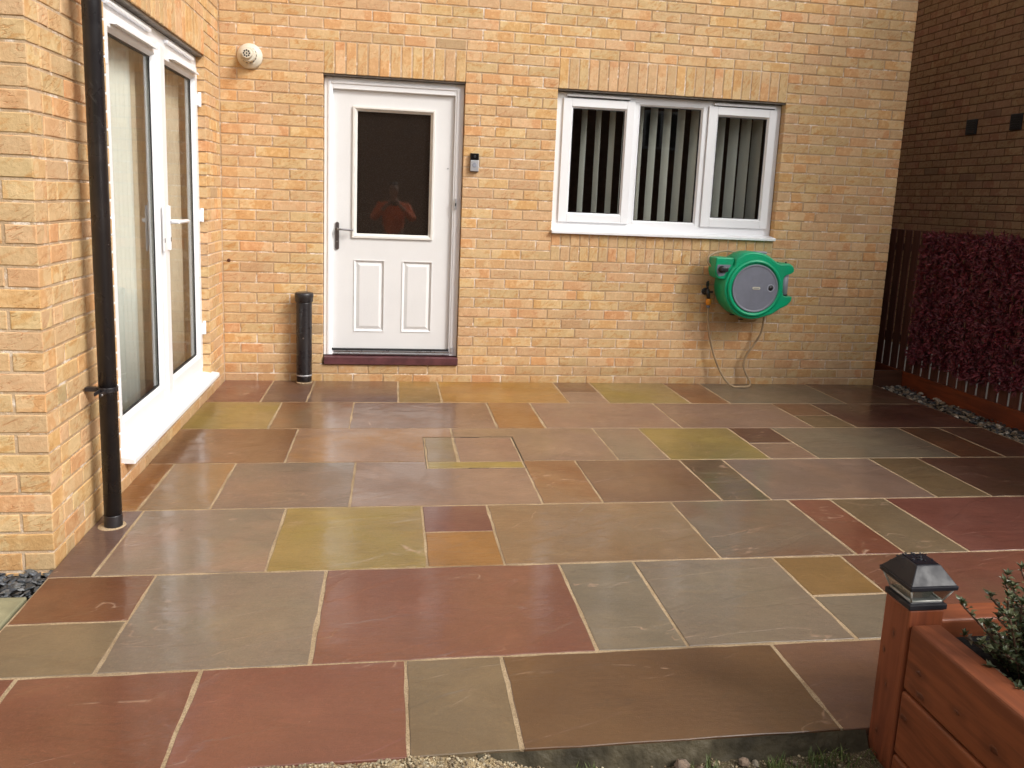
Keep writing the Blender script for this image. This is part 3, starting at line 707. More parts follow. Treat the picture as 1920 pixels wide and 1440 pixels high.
# rebuild leaf as an exact tiling around glass and two panels
lf = M()
lf.box(x0, pan[0][0], yl, yl+.045, z0, gz0); lf.box(pan[1][1], x1, yl, yl+.045, z0, gz0)
lf.box(pan[0][0], pan[1][1], yl, yl+.045, z0, zb0); lf.box(pan[0][0], pan[1][1], yl, yl+.045, zb1, gz0); lf.box(pan[0][1], pan[1][0], yl, yl+.045, zb0, zb1)
lf.box(x0, gx0, yl, yl+.045, gz0, z1); lf.box(gx1, x1, yl, yl+.045, gz0, z1); lf.box(gx0, gx1, yl, yl+.045, gz1, z1)
lf.build('door_leaf', DOORW, dr)
for (a, b_, c, d) in pan:
    pm = M(); pyframe(pm, a, b_, c, d, .014, yl-.004, .016)
    o_ = .014; k_ = .038
    pm.add([(a+o_,yl+.012,c+o_),(b_-o_,yl+.012,c+o_),(b_-o_,yl+.012,d-o_),(a+o_,yl+.012,d-o_),(a+k_,yl+.001,c+k_),(b_-k_,yl+.001,c+k_),(b_-k_,yl+.001,d-k_),(a+k_,yl+.001,d-k_)],
           [(0,1,5,4),(1,2,6,5),(2,3,7,6),(3,0,4,7),(4,5,6,7)])
    ringx(pm, a-.004, b_+.004, c-.004, d+.004, .0045, yl-.0045, yl-.0002)
    pm.build('door_panel', DOORW, dr)
bm_ = M(); ringx(bm_, gx0-.022, gx1+.022, gz0-.024, gz1+.024, .016, yl-.014, yl-.0003); pyframe(bm_, gx0-.006, gx1+.006, gz0-.008, gz1+.008, .018, yl-.013, .022)
bm_.build('glazing_bead', BEAD, dr, bevel=.002)
gm = M(); gm.box(gx0+.0005, gx1-.0005, yl+.012, yl+.018, gz0+.0005, gz1-.0005); gm.build('pane', DGLASS, dr)
gm = M(); gm.box(gx0+.002, gx1-.002, yl+.030, yl+.034, gz0+.002, gz1-.002); gm.build('inner_pane', simple('bronze_obscured_pane', (.040,.033,.029), .25, .5, var=.15, scale=70), dr)
hm_ = M(); hm_.rings([[(.806+.0145*math.cos(t), y_, (1.087+(.088 if math.sin(t) > 0 else -.088))+.0145*math.sin(t)) for t in [6.2832*i/20 for i in range(20)]] for y_ in (yl, yl-.010)]).build('handle_plate', BRONZE, dr, bevel=.002)
hh = M(); hh.cyl((.806, yl-.010, 1.137), (.806, yl-.052, 1.137), .010); hh.tube([(.806, yl-.048, 1.137), (.835, yl-.052, 1.137), (.88, yl-.05, 1.135), (.925, yl-.047, 1.133)], .0075, 10)
hh.build('handle', STEEL, dr)
hh = M(); hh.cyl((.806, yl-.010, 1.045), (.806, yl-.013, 1.045), .007); hh.build('keyhole', STEEL, dr)
hh = M(); hh.box(.784, 1.663, .038, .070, .196, .206); hh.box(.786, 1.661, .048, .080, .214, .226); hh.build('threshold', STEEL, dr, bevel=.002)
hh = M(); hh.box(.780, 1.667, .060, .084, .206, .214); hh.box(.783, 1.664, .056, .086, .2265, .2365); hh.build('weather_gap', GASKET, dr)
hh = M(); hh.box(1.668, 1.684, .036, .046, 1.315, 1.395); hh.build('strike_plate', SILVER, dr, bevel=.002)
hh = M(); hh.box(1.672, 1.680, .0335, .0365, 1.342, 1.362); hh.build('strike_slot', GASKET, dr)
hh = M(); hh.box(1.672, 1.690, .036, .047, .215, .262); hh.build('drip_bracket', SILVER, dr, bevel=.002)
hh = M(); hh.cyl((1.614, yl-.003, 1.615), (1.614, yl, 1.615), .006); hh.build('screw_cover', SILVER, dr)
hh = M(); hh.box(XD0+.010, XD1+.004, -.018, .054, .130, .187); hh.build('painted_step', PURPLE, house, bevel=.004)
# --- kitchen window
wf = M(); ringx(wf, XW0+.004, XW1-.004, 1.195, HZ-.009, (.055,.055,.063,.048), .065, .125)
wf.box(3.024, 3.058, .066, .124, 1.258, HZ-.057); wf.box(3.572, 3.612, .066, .124, 1.258, HZ-.057)
win = wf.build('kitchen_window', PVC, house, bevel=.003)
def sash(nm, x0, x1, z0, z1, gx0, gx1, gz0, gz1, y):
    mm = M(); ringx(mm, x0, x1, z0, z1, (gx0-x0-.012, x1-gx1-.012, gz0-z0-.012, z1-gz1-.012), y, y+.04)
    pyframe(mm, gx0-.012, gx1+.012, gz0-.012, gz1+.012, .012, y+.001, .016)
    s_ = mm.build(nm, PVC, win, bevel=.003)
    mm = M(); ringx(mm, gx0+.0002, gx1-.0002, gz0+.0002, gz1-.0002, .005, y+.016, y+.021); mm.build('gasket', GASKET, win)
    mm = M(); mm.box(gx0+.001, gx1-.001, y+.022, y+.028, gz0+.001, gz1-.001); mm.build('pane', GLASS, win)
sash('sash', 2.465, 3.022, 1.256, 2.176, 2.543, 2.948, 1.329, 2.106, .050)
sash('sash', 3.614, 4.172, 1.258, 2.181, 3.697, 4.099, 1.332, 2.109, .050)
sash('fixed_light', 3.058, 3.572, 1.2405, 2.1725, 3.072, 3.560, 1.286, 2.152, .0655)
for a, b_ in ((2.488, 2.985), (3.650, 4.155)):
    mm = M(); mm.box(a, b_, .044, .0648, 2.189, 2.207); mm.build('trickle_vent', PVC, win, bevel=.003)
    mm = M(); mm.box(a+.006, b_-.006, .050, .0648, 2.183, 2.1885); mm.build('vent_slot', GASKET, win)
mm = M(); mm.add([(XW0-.002,-.032,1.168),(XW1+.006,-.032,1.168),(XW1+.006,.064,1.168),(XW0-.002,.064,1.168),(XW0-.002,-.032,1.190),(XW1+.006,-.032,1.190),(XW1+.006,.064,1.2045),(XW0-.002,.064,1.2045)],
      [(0,3,2,1),(4,5,6,7),(0,1,5,4),(1,2,6,5),(2,3,7,6),(3,0,4,7)]); mm.build('sill', PVC, win, bevel=.004)
# vertical blind
bl = thing('vertical_blind', 'grey green vertical blind with its slats turned edge-on behind the kitchen window', 'blind', (3.3, .27, 1.1))
mm = M(); mm.box(2.45, 4.18, .22, .26, 2.30, 2.34); mm.build('headrail', PVC, bl)
brg = random.Random(4); bx = 2.565
k = 0
while bx < 4.16:
    mm = M(); ph = R(-11+brg.uniform(-1.2, 1.2)); L = .100 if bx < 3.05 else .118
    if bx > 3.9: ph = R(-16)
    pts = []
    for i in range(7):
        s_ = (i/6-.5)*L; cv = .006*(1-(2*(i/6)-1)**2)
        pts.append((bx+s_*math.sin(ph)+cv, .24+s_*math.cos(ph)))
    sw = brg.uniform(-.004, .004)
    v = [(x, y, 2.30) for x, y in pts]+[(x+sw, y, 1.22) for x, y in pts]+[(x+.0012, y, 2.30) for x, y in pts]+[(x+sw+.0012, y, 1.22) for x, y in pts]
    f = [(i, i+1, 8+i, 7+i) for i in range(6)]+[(14+i, 21+i, 22+i, 15+i) for i in range(6)]
    mm.add(v, f, True); mm.build('blind_slat', BLIND, bl); bx += (.112 if bx < 3.85 else .098)+brg.uniform(-.004, .004); k += 1
# --- French doors (face +x)
def ringy(mm, y0, y1, z0, z1, w_, xf, xb):       # wn: (near -y side, far side, bottom, top); xf front, xb back
    wn, wf_, wb_, wt_ = w_ if isinstance(w_, tuple) else (w_,)*4
    mm.box(xb, xf, y0, y0+wn, z0, z1); mm.box(xb, xf, y1-wf_, y1, z0, z1); mm.box(xb, xf, y0+wn, y1-wf_, z0, z0+wb_); mm.box(xb, xf, y0+wn, y1-wf_, z1-wt_, z1)
def beady(mm, y0, y1, z0, z1, d, xf, dx):
    o_ = [(xf,y0,z0),(xf,y1,z0),(xf,y1,z1),(xf,y0,z1)]; i_ = [(xf-dx,y0+d,z0+d),(xf-dx,y1-d,z0+d),(xf-dx,y1-d,z1-d),(xf-dx,y0+d,z1-d)]
    mm.add(o_+i_, [(k,(k+1)%4,4+(k+1)%4,4+k) for k in range(4)])
fd = M(); ringy(fd, YL0+.004, YL1-.004, .148, HZ-.010, (.058,.050,.045,.085), -.052, -.115)
fr_ = fd.build('french_doors', PVC, house, bevel=.003)
for (a, b_, ga, gb) in ((-2.186, -1.318, -2.085, -1.412), (-1.312, -.486, -1.205, -.560)):
    mm = M(); ringy(mm, a, b_, .200, 2.148, (ga-a-.014, b_-gb-.014, .085, .068), -.036, -.090); beady(mm, ga-.014, gb+.014, .285, 2.080, .014, -.037, .022)
    mm.build('door_leaf', PVC, fr_, bevel=.003)
    mm = M(); ringy(mm, ga+.0002, gb-.0002, .2992, 2.0658, .010, -.059, -.064); mm.build('gasket', GASKET, fr_)
    mm = M(); mm.box(-.072, -.066, ga+.001, gb-.001, .300, 2.065); mm.build('pane', GLASS, fr_)
mm = M(); mm.box(-.0358, -.026, -1.345, -1.288, .205, 2.143); mm.build('meeting_cover', PVC, fr_, bevel=.004)
for (a, b_) in ((-2.10, -1.46), (-1.16, -.57)):
    mm = M(); mm.box(-.0518, -.030, a, b_, 2.178, 2.194); mm.build('trickle_vent', PVC, fr_, bevel=.003)
    mm = M(); mm.add([(-.0355,a+.03,2.128),(-.0355,b_+.02,2.128),(-.0355,b_+.02,2.098),(-.0355,a+.03,2.098),(-.008,a+.03,2.104),(-.008,b_+.02,2.104),(-.008,b_+.02,2.096),(-.008,a+.03,2.096)],
        [(0,1,5,4),(4,5,6,7),(3,2,1,0)[::-1],(7,6,2,3),(0,4,7,3),(1,2,6,5)]); mm.build('drip_bar', PVC, fr_)
mm = M(); mm.add([(-.052,-2.215,.120),(.048,-2.215,.118),(.048,-.382,.118),(-.052,-.382,.120),(-.052,-2.215,.160),(.048,-2.215,.144),(.048,-.382,.144),(-.052,-.382,.160)],
      [(0,3,2,1),(4,5,6,7),(0,1,5,4),(1,2,6,5),(2,3,7,6),(3,0,4,7)]); 
mm.build('sill', PVC, fr_, bevel=.004)
for y in (-1.255, -1.375):
    mm = M(); mm.box(-.026 if y < -1.3 else -.0355, -.018, y-.016, y+.016, 1.045, 1.292); mm.build('handle_plate', PVC, fr_, bevel=.005, seg=3)
    for z in (1.105,):
        mm = M(); mm.box(-.0182, -.016, y-.003, y+.003, z-.012, z+.012); mm.build('keyhole', GASKET, fr_)
mm = M(); mm.cyl((-.018,-1.255,1.205), (.028,-1.255,1.205), .012); mm.tube([(.026,-1.255,1.205),(.036,-1.22,1.206),(.037,-1.15,1.206),(.034,-1.085,1.203)], .011, 10)
mm.build('handle', PVC, fr_)
for y in (-.462, -2.170):
    for z in (1.955, 1.22, .47):
        mm = M(); mm.cyl((-.028, y, z-.045), (-.028, y, z+.045), .011); mm.box(-.051, -.028, y-.035 if y > -1 else y-.012, y+.022 if y > -1 else y+.03, z-.040, z+.030); mm.build('hinge', PVC, fr_, bevel=.002)
# curtains behind the French doors
def drape(name, y0, y1, x, amp, folds, mat, seed, label, z0=.18, z1=2.35, thick=.002):
    rg = random.Random(seed); n = folds*8; P = []
    for i in range(n+1):
        t = i/n; ph = t*folds*6.283+1.3*noise.noise(Vector((t*folds*.7, seed, 0)))
        P.append((x+amp*math.sin(ph)*(.6+.4*noise.noise(Vector((t*5, 2, seed)))), y0+(y1-y0)*t+.006*math.cos(ph)))
    zs = [z0, .9, 1.7, z1]; mm = M(); v = []
    for k, z in enumerate(zs):
        for (a, b_) in P: v.append((a+.006*noise.noise(Vector((b_*9, z*3, seed))), b_, z))
    m_ = len(P); f = [(k*m_+i, k*m_+i+1, (k+1)*m_+i+1, (k+1)*m_+i) for k in range(3) for i in range(n)]
    mm.add(v, f, True); o = mm.build(name, mat); so_ = o.modifiers.new('thickness', 'SOLIDIFY'); so_.thickness = thick
    return tag(o, label, 'curtain')
drape('net_curtain', -2.18, -1.46, -.150, .016, 11, NET, 2, 'pale net curtain gathered in the left-hand leaf of the French doors')
drape('net_curtain', -1.02, -.84, -.150, .014, 3, NET, 3, 'narrow pale net curtain in the right-hand leaf of the French doors')
drape('drape', -1.45, -1.05, -.160, .018, 5, DRAPE, 5, 'beige drape hanging in the middle of the French doors beside the net')
drape('drape', -.83, -.45, -.160, .018, 5, DRAPE, 6, 'beige drape at the far side of the French doors nearest the inner corner')
# rust spot
mm = M(); mm.lathe((.046, .0, .888), (0,-1,0), [(.013,0),(.012,.003),(.006,.006)], 10); mm.build('plugged_screw_hole', simple('rust', (.10,.03,.015), .7), house)

# ------------------------------------------------------------------ wall fittings
dp = thing('downpipe', 'tall black round rainwater downpipe on the left wall before the French doors', 'downpipe', (.088, -2.645, 0))
mm = M(); mm.cyl((.088,-2.645,.045), (.088,-2.645,TOP-.3), .034, n=28); mm.build('pipe', BLACKP, dp)
mm = M(); mm.lathe((.088,-2.645,0), (0,0,1), [(.0345,-.005),(.0355,.0),(.0355,.050),(.0348,.054)], 28); mm.build('shoe_socket', BLACKP, dp)
mm = M(); mm.lathe((.088,-2.645,2.075), (0,0,1), [(.036,.04),(.043,.043),(.044,.09),(.047,.093),(.047,.115),(.042,.118),(.036,.15)], 28); mm.build('socket', BLACKP, dp)
for z in (.575, 2.105, 3.6):
    mm = M(); mm.lathe((.088,-2.645,z), (0,0,1), [(.036,0),(.0385,.001),(.0385,.020),(.036,.021)], 28)
    mm.box(.004, .056, -2.657, -2.633, z+.001, z+.018); mm.box(.092, .097, -2.752, -2.680, z+.002, z+.017); mm.box(.066, .071, -2.735, -2.676, z+.002, z+.017); mm.build('bracket', BLACKP, dp, bevel=.001)
    for y in (-2.742,):
        mm = M(); mm.cyl((.097,y,z+.0095), (.102,y,z+.0095), .005, n=10); mm.build('screw', STEEL, dp)
st = thing('stub_pipe', 'short black capped soil pipe standing on the patio beside the back door', 'pipe', (.583, -.072, 0))
mm = M(); mm.lathe((.583,-.072,0), (0,0,1), [(.054,.0),(.054,.05),(.056,.055),(.056,.60),(.0565,.605)], 32); mm.build('pipe', BLACKP, st)
mm = M(); mm.lathe((.583,-.072,0), (0,0,1), [(.0565,.6055),(.064,.612),(.064,.640),(.067,.643),(.067,.668),(.062,.675),(.052,.678)], 32); mm.build('collar', BLACKP, st)
mm = M(); mm.lathe((.583,-.072,0), (0,0,1), [(.057,.058),(.0575,.060),(.0575,.066),(.057,.068)], 32); mm.build('joint_band', SILVER, st)
mm = M(); mm.lathe((.583,-.072,0), (0,0,1), [(.056,.0),(.060,.001),(.060,.010),(.057,.014)], 32); mm.build('seal_ring', GROUT, st)
mm = M(); mm.cyl((.583,-.125,.345), (.583,-.131,.345), .006, n=8); mm.build('rivet', STEEL, st)
fl = thing('flue_terminal', 'round cream plastic boiler flue terminal high on the wall near the inner corner', 'flue', (.211, 0, 2.312))
mm = M(); mm.lathe((.211,.0,2.312), (0,-1,0), [(.086,0),(.086,.016),(.080,.026),(.062,.040),(.056,.045)], 36); mm.build('flange', CREAM, fl)
mm = M(); mm.lathe((.211,.0,2.312), (0,-1,0), [(.050,.040),(.052,.046),(.052,.085),(.049,.098),(.046,.100)], 32); mm.build('body', CREAM, fl)
for i in range(14):
    a = 6.283*i/14; c_, s_ = math.cos(a), math.sin(a)
    mm = M(); mm.cyl((.211+.0515*c_, -.066, 2.312+.0515*s_), (.211+.054*c_, -.066, 2.312+.054*s_), .0072, n=8); mm.build('side_slot', GASKET, fl)
mm = M(); mm.lathe((.211,.0,2.312), (0,-1,0), [(.033,.098),(.034,.100),(.034,.132),(.030,.138)], 28); mm.build('nozzle', CREAM, fl)
for i in range(8):
    a = 6.283*i/8; c_, s_ = math.cos(a), math.sin(a)
    mm = M(); mm.cyl((.211+.019*c_, -.137, 2.312+.019*s_), (.211+.019*c_, -.1392, 2.312+.019*s_), .0062, n=8); mm.build('nozzle_slot', GASKET, fl)
mm = M(); mm.cyl((.211,-.137,2.312), (.211,-.1395,2.312), .006, n=8); mm.build('nozzle_slot', GASKET, fl)
db = thing('doorbell', 'small video doorbell with black top and silver lower half beside the back door', 'doorbell', (1.80, 0, 1.665))
mm = M(); mm.box(1.770, 1.834, -.012, .002, 1.597, 1.732); mm.build('back_plate', DARKPL, db, bevel=.003)
mm = M(); mm.box(1.771, 1.833, -.030, -.012, 1.682, 1.730); mm.build('camera_face', simple('gloss_black', (.008,.008,.009), .1), db, bevel=.004)
mm = M(); mm.box(1.771, 1.833, -.030, -.012, 1.600, 1.681); mm.build('silver_face', SILVER, db, bevel=.004)
mm = M(); mm.lathe((1.802,-.0295,1.646), (0,-1,0), [(.017,0),(.017,.002),(.014,.003)], 20); mm.build('button', GREYL, db)
mm = M(); mm.lathe((1.802,-.0295,1.707), (0,-1,0), [(.010,0),(.010,.002),(.007,.003)], 16); mm.build('lens', GASKET, db)

# ------------------------------------------------------------------ hose reel
hr = thing('hose_reel', 'green and grey hose reel with round grey disc hung on the wall under the window', 'hose reel', (3.98, 0, .8))
CXR, CZR = 3.972, .812
def arc(cx, cz, r, a0, a1, n): return [(cx+r*math.cos(R(a0+(a1-a0)*i/n)), cz+r*math.sin(R(a0+(a1-a0)*i/n))) for i in range(n+1)]
outl = arc(CXR, CZR, .243, -70, -225, 22)[::1] + [(3.800,1.010),(3.815,1.043),(3.88,1.080)] + arc(CXR-.02, CZR+.01, .268, 98, 62, 6) + [(4.140,1.018),(4.183,1.004),(4.215,1.008),(4.252,1.009),(4.277,.992),(4.290,.970),(4.292,.950),(4.272,.934),(4.232,.922),(4.214,.905),(4.209,.880),(4.212,.785),(4.220,.760),(4.240,.752),(4.285,.755),(4.297,.748),(4.290,.716),(4.262,.684),(4.205,.655),(4.14,.610)]
outl = outl[::-1]
mm = M(); mm.prism(outl, -.248, -.060, .014, True)
body = mm.build('casing', GREEN, hr, bevel=.006, seg=3)
# rear half, a bit smaller so that the split line shows
def shr(pts, k, cx=4.0, cz=.81): return [(cx+(x-cx)*k, cz+(z-cz)*k) for x, z in pts]
mm = M(); mm.prism(shr(outl, .975), -.0601, -.030, 0, True); mm.build('rear_casing', GREEN, hr, bevel=.004)
mm = M(); mm.prism([(3.80,.875),(3.80,1.038),(3.70,1.040),(3.655,1.036),(3.652,.93),(3.668,.886),(3.70,.872)], -.225, -.085, .010); mm.build('outlet_housing', GREEN, hr, bevel=.008, seg=3)
mm = M(); mm.prism([(3.775,.985),(3.668,.985),(3.664,.93),(3.684,.893),(3.725,.902)], -.2295, -.2235, 0); mm.build('outlet_inset', GREYP, hr, bevel=.003)
mm = M(); mm.lathe((3.700,-.226,.950), (0,-1,0), [(.026,0),(.026,.012),(.018,.015),(.018,.030),(.012,.032)], 18); mm.build('outlet_nozzle', DARKPL, hr)
mm = M(); mm.box(3.705, 3.752, -.248, -.228, .930, .966); mm.build('outlet_nozzle', DARKPL, hr, bevel=.006)
mm = M(); mm.lathe((CXR, -.2475, CZR), (0,-1,0), [(.218,0),(.221,.004),(.218,.011),(.206,.016),(.198,.014),(.192,.004),(.190,.001)], 72); mm.build('rim', GREEN, hr)
mm = M(); mm.lathe((CXR+.004, -.2475, CZR-.002), (0,-1,0), [(.186,0),(.186,.006),(.182,.009),(.174,.009),(.172,.007),(.165,.007),(.06,.011),(.001,.012)], 72); mm.build('disc', GREYP, hr)
mm = M(); mm.rings([[(CXR+.010+(.022 if math.cos(t) > 0 else -.022)+.010*math.cos(t), y_, CZR+.002+.010*math.sin(t)) for t in [6.2832*i/24 for i in range(24)]] for y_ in (-.257, -.2625)]); bd = mm.build('badge', BADGE, hr)
for i in range(8):
    mm = M(); mm.box(CXR-.012+i*.0058, CXR-.0085+i*.0058, -.2632, -.2622, CZR-.0025+.0006*(i%3), CZR+.0055-.0008*(i%2)); mm.build('badge_mark', GREYP, hr)
mm = M(); mm.lathe((CXR+.128,-.2535,CZR+.004), (0,-1,0), [(.030,0),(.031,.003),(.028,.005),(.022,.004),(.021,.001)], 28); mm.build('dial_ring', GREYL, hr)
mm = M(); mm.lathe((CXR+.128,-.2545,CZR+.004), (0,-1,0), [(.0205,0),(.0205,.002),(.001,.003)], 24); mm.box(CXR+.115, CXR+.141, -.262, -.257, CZR+.001, CZR+.008); mm.build('dial', DARKPL, hr)
mm = M(); mm.cyl((4.246,-.175,.742), (4.246,-.175,.952), .033, n=24); mm.build('handle', GREYL, hr)
for z in (.757, .925):
    mm = M(); mm.cyl((4.246,-.175,z), (4.246,-.175,z+.010), .036, n=24); mm.build('handle_end', DARKPL, hr)
mm = M(); mm.box(3.985, 4.075, -.20, -.13, 1.072, 1.092); mm.build('top_latch', GREYL, hr, bevel=.006)
for x, z in ((4.165, 1.010), (4.235, 1.012)):
    mm = M(); mm.cyl((x,-.2,z-.004), (x,-.2,z+.008), .007, n=8); mm.build('screw_post', DARKPL, hr)
for (x, z) in ((3.765,.80),(3.80,.70),(3.86,.635),(3.935,.60)):
    mm = M(); mm.box(x-.014, x+.014, -.150, -.120, z-.05, z-.044) if x > 3.85 else mm.box(x-.035, x-.02, -.16, -.12, z-.002, z+.005); mm.build('moulded_clip', DARKPL, hr)
mm = M(); mm.box(4.14, 4.22, -.10, .0, .64, .99); mm.box(3.93, 4.14, -.035, -.001, .66, .95); mm.build('wall_bracket', DARKPL, hr, bevel=.004)
mm = M(); mm.tube([(3.69,-.16,.955),(3.655,-.13,.965),(3.640,-.10,1.000),(3.665,-.07,1.040),(3.74,-.055,1.070),(3.84,-.055,1.078),(3.95,-.07,1.055)], .0085, 10); mm.build('hose', HOSE, hr)
mm = M(); mm.tube([(4.15,-.09,.62),(4.157,-.08,.54),(4.15,-.065,.43),(4.108,-.055,.34),(4.055,-.05,.25),(4.035,-.05,.17),(4.058,-.055,.10),(4.092,-.075,.035),(4.060,-.125,.010),(3.985,-.150,.009),(3.915,-.130,.012),(3.848,-.085,.085),(3.775,-.06,.24),(3.720,-.05,.42),(3.700,-.05,.55),(3.693,-.055,.635)], .0085, 10); mm.build('hose', HOSE, hr)
tp = thing('garden_tap', 'small black outdoor tap with orange hose connector left of the green hose reel', 'tap', (3.685, 0, .72))
mm = M(); mm.cyl((3.676,.0,.752), (3.676,-.055,.752), .013); mm.lathe((3.676,.002,.752), (0,-1,0), [(.028,0),(.028,.006),(.014,.010)], 18); mm.build('spout', DARKPL, tp)
mm = M(); mm.cyl((3.676,-.055,.775), (3.690,-.055,.700), .016, .014); mm.cyl((3.676,-.055,.775), (3.672,-.055,.800), .009); mm.build('valve_body', DARKPL, tp)
mm = M(); mm.box(3.660, 3.684, -.062, -.048, .800, .825); mm.cyl((3.665,-.055,.822), (3.680,-.055,.838), .009); mm.box(3.690, 3.722, -.060, -.05, .745, .762); mm.build('lever', DARKPL, tp, bevel=.003)
mm = M(); mm.lathe((3.692,-.055,.648), (0,0,1), [(.012,0),(.016,.004),(.0215,.012),(.0215,.046),(.018,.052)], 20); mm.build('connector', ORANGEP, tp)
mm = M(); mm.lathe((3.692,-.055,.628), (0,0,1), [(.011,0),(.014,.003),(.014,.019)], 18); mm.build('hose_nut', GREYP, tp)

# ================================================================== NEIGHBOUR
XN = 6.9; NY0, NY1 = -2.9, 6.5; NTOP = 5.305
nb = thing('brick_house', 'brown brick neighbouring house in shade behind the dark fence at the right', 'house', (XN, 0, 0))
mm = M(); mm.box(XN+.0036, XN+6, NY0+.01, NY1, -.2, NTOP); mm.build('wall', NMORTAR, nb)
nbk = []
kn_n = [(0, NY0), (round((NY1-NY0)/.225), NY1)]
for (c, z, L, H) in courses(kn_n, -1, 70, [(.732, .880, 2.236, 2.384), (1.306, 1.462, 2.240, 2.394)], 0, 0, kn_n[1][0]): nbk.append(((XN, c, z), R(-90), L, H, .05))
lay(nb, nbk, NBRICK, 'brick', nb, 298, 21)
for (a, b_) in ((.738, .874), (1.312, 1.456)):
    mm = M(); mm.box(XN-.012, XN+.02, a, b_, 2.240, 2.386); v_ = mm.build('air_vent', DARKPL, nb, bevel=.004)
    for i in range(6):
        mm = M(); mm.box(XN-.017, XN-.0125, a+.012, b_-.012, 2.252+i*.022, 2.262+i*.022); mm.build('louvre', DARKPL, v_)
roof(XN+.1, XN+6, NY0, NY1, NTOP, 2.2, False).build('roof', ROOFM, nb)
# ------------------------------------------------------------------ fence
XF = 5.50
fc = thing('timber_fence', 'dark stained vertical slat fence with an orange-brown gravel board along the right side', 'fence', (XF, -2, 0))
sl0 = None; n = 0; y = .62
frg = random.Random(6)
while y > -5.4:
    if sl0 is None:
        mm = M(); mm.box(XF, XF+.008, y-.083, y, .118, 1.295); sl0 = mm.build('slat', SLATW, fc, bevel=.002); c0 = WL[sl0.name].copy(); y0_ = y
    else:
        inst(sl0, fc, c0+Vector((frg.uniform(-.001,.001), y-y0_, frg.uniform(-.004,.004))), rot=(frg.uniform(-.003,.003), 0, frg.uniform(-.02,.02)))
    y -= .1045
ya, yb = -5.4, .15
mm = M(); mm.box(XF-.008, XF+.026, ya, .62, -.06, .117); mm.build('gravel_board', GRAVB, fc, bevel=.004)
for z in (.35, 1.12):
    mm = M(); mm.box(XF+.015, XF+.055, ya, .6, z, z+.06); mm.build('rail', SLATW, fc)
for y in (.62, -1.2, -3.0, -4.8):
    mm = M(); mm.box(XF+.056, XF+.146, y-.09, y, -.1, 1.30); mm.build('post', SLATW, fc, bevel=.004)
mm = M(); mm.box(5.236, XF-.009, .002, .028, -.05, .122); eb = mm.build('edging_board', wood('edging_wood', (.10,.04,.022), (.07,.028,.016), .5, 0, False), None, bevel=.003)
tag(eb, 'short brown board closing the gap between house corner and fence at ground level', 'board')
# ------------------------------------------------------------------ maroon leaf screen
scn = thing('leaf_screen', 'maroon artificial leaf screen covering the dark slat fence', 'leaf screen', (XF-.03, -1.5, .7))
def rosette(seed, r):
    rg = random.Random(seed); v, f, rn = [], [], []
    for k in range(11):
        a = 6.283*k/11+rg.uniform(-.3,.3); el = rg.uniform(.1, 1.1); L = r*rg.uniform(.7, 1.15); wd = L*.13
        d = Vector((-math.sin(el), math.cos(a)*math.cos(el), math.sin(a)*math.cos(el))); side = d.cross(Vector((-1,.2,.1))).normalized()*wd
        b0 = len(v); mid = d*L*.55+Vector((-.006,0,0)); tip = d*L+Vector((.0,0,-.25*L))
        v += [Vector((0,0,0)), mid-side, tip, mid+side, mid+Vector((.004,0,0))]; f += [(b0,b0+1,b0+4),(b0+1,b0+2,b0+4),(b0+2,b0+3,b0+4),(b0+3,b0,b0+4)]; rn += [rg.random()]*5
    return v, f, rn
rp = []
for s_ in range(6):
    v, f, rn = rosette(s_, .048); me = bpy.data.meshes.new('leaf_cluster'); me.from_pydata([tuple(p) for p in v], [], f); me.materials.append(MAROON)
    a = me.attributes.new('rn', 'FLOAT', 'POINT'); a.data.foreach_set('value', rn); me.update(); rp.append(me)
lrg = random.Random(77); spots = []
yy = -.10
while yy > -3.6:
    zz = .23
    while zz < 1.33:
        x_ = XF-.018-lrg.uniform(0, .035); y_ = yy+lrg.uniform(-.02,.02); z_ = zz+lrg.uniform(-.02,.02)
        lim = .235+.05*noise.noise(Vector((y_*5, 1, 0)))+.02*noise.noise(Vector((y_*19, 1, 0)))
        edge = -.085+.05*noise.noise(Vector((z_*6, 5, 0)))
        if z_ > lim and y_ < edge and z_ < 1.30: spots.append((x_, y_, z_))
        zz += .040
    yy -= .034
def vis(p):
    q = project(p); return 0 if q is None or not (0 < q[0] < 1930 and 0 < q[1] < 1440) else 1/q[2]
spots.sort(key=vis, reverse=True)
vv = [s_ for s_ in spots if vis(s_) > 0]; lrg.shuffle(vv); chosen = vv[:298]; rest = vv[298:]+[s_ for s_ in spots if vis(s_) == 0]
for p in chosen:
    o = bpy.data.objects.new('leaf_cluster', lrg.choice(rp)); col.objects.link(o); o.parent = scn; o.location = Vector(p)-WL[scn.name]
    o.rotation_euler = (lrg.uniform(0,6.28), lrg.uniform(-.3,.3), lrg.uniform(-.3,.3)); s_ = lrg.uniform(.8, 1.25); o.scale = (s_,)*3
mm = M(); rn_ = []
for p in rest:
    v, f, rn = rosette(lrg.randrange(9999), .048); q = Matrix.Rotation(lrg.uniform(0,6.28), 3, 'X') @ Matrix.Rotation(lrg.uniform(-.3,.3), 3, 'Y'); s_ = lrg.uniform(.8, 1.25)
    mm.add([Vector(p)+q@(a*s_) for a in v], f); rn_ += rn
o = mm.build('leaf_clusters', MAROON, scn, attrs=dict(rn=rn_)); o['kind'] = 'stuff'
mm = M()
for i in range(27):
    z = .28+i*.04; mm.box(XF-.008, XF-.005, -3.6, -.12, z, z+.003)
mm.build('backing_mesh', SLATW, scn)

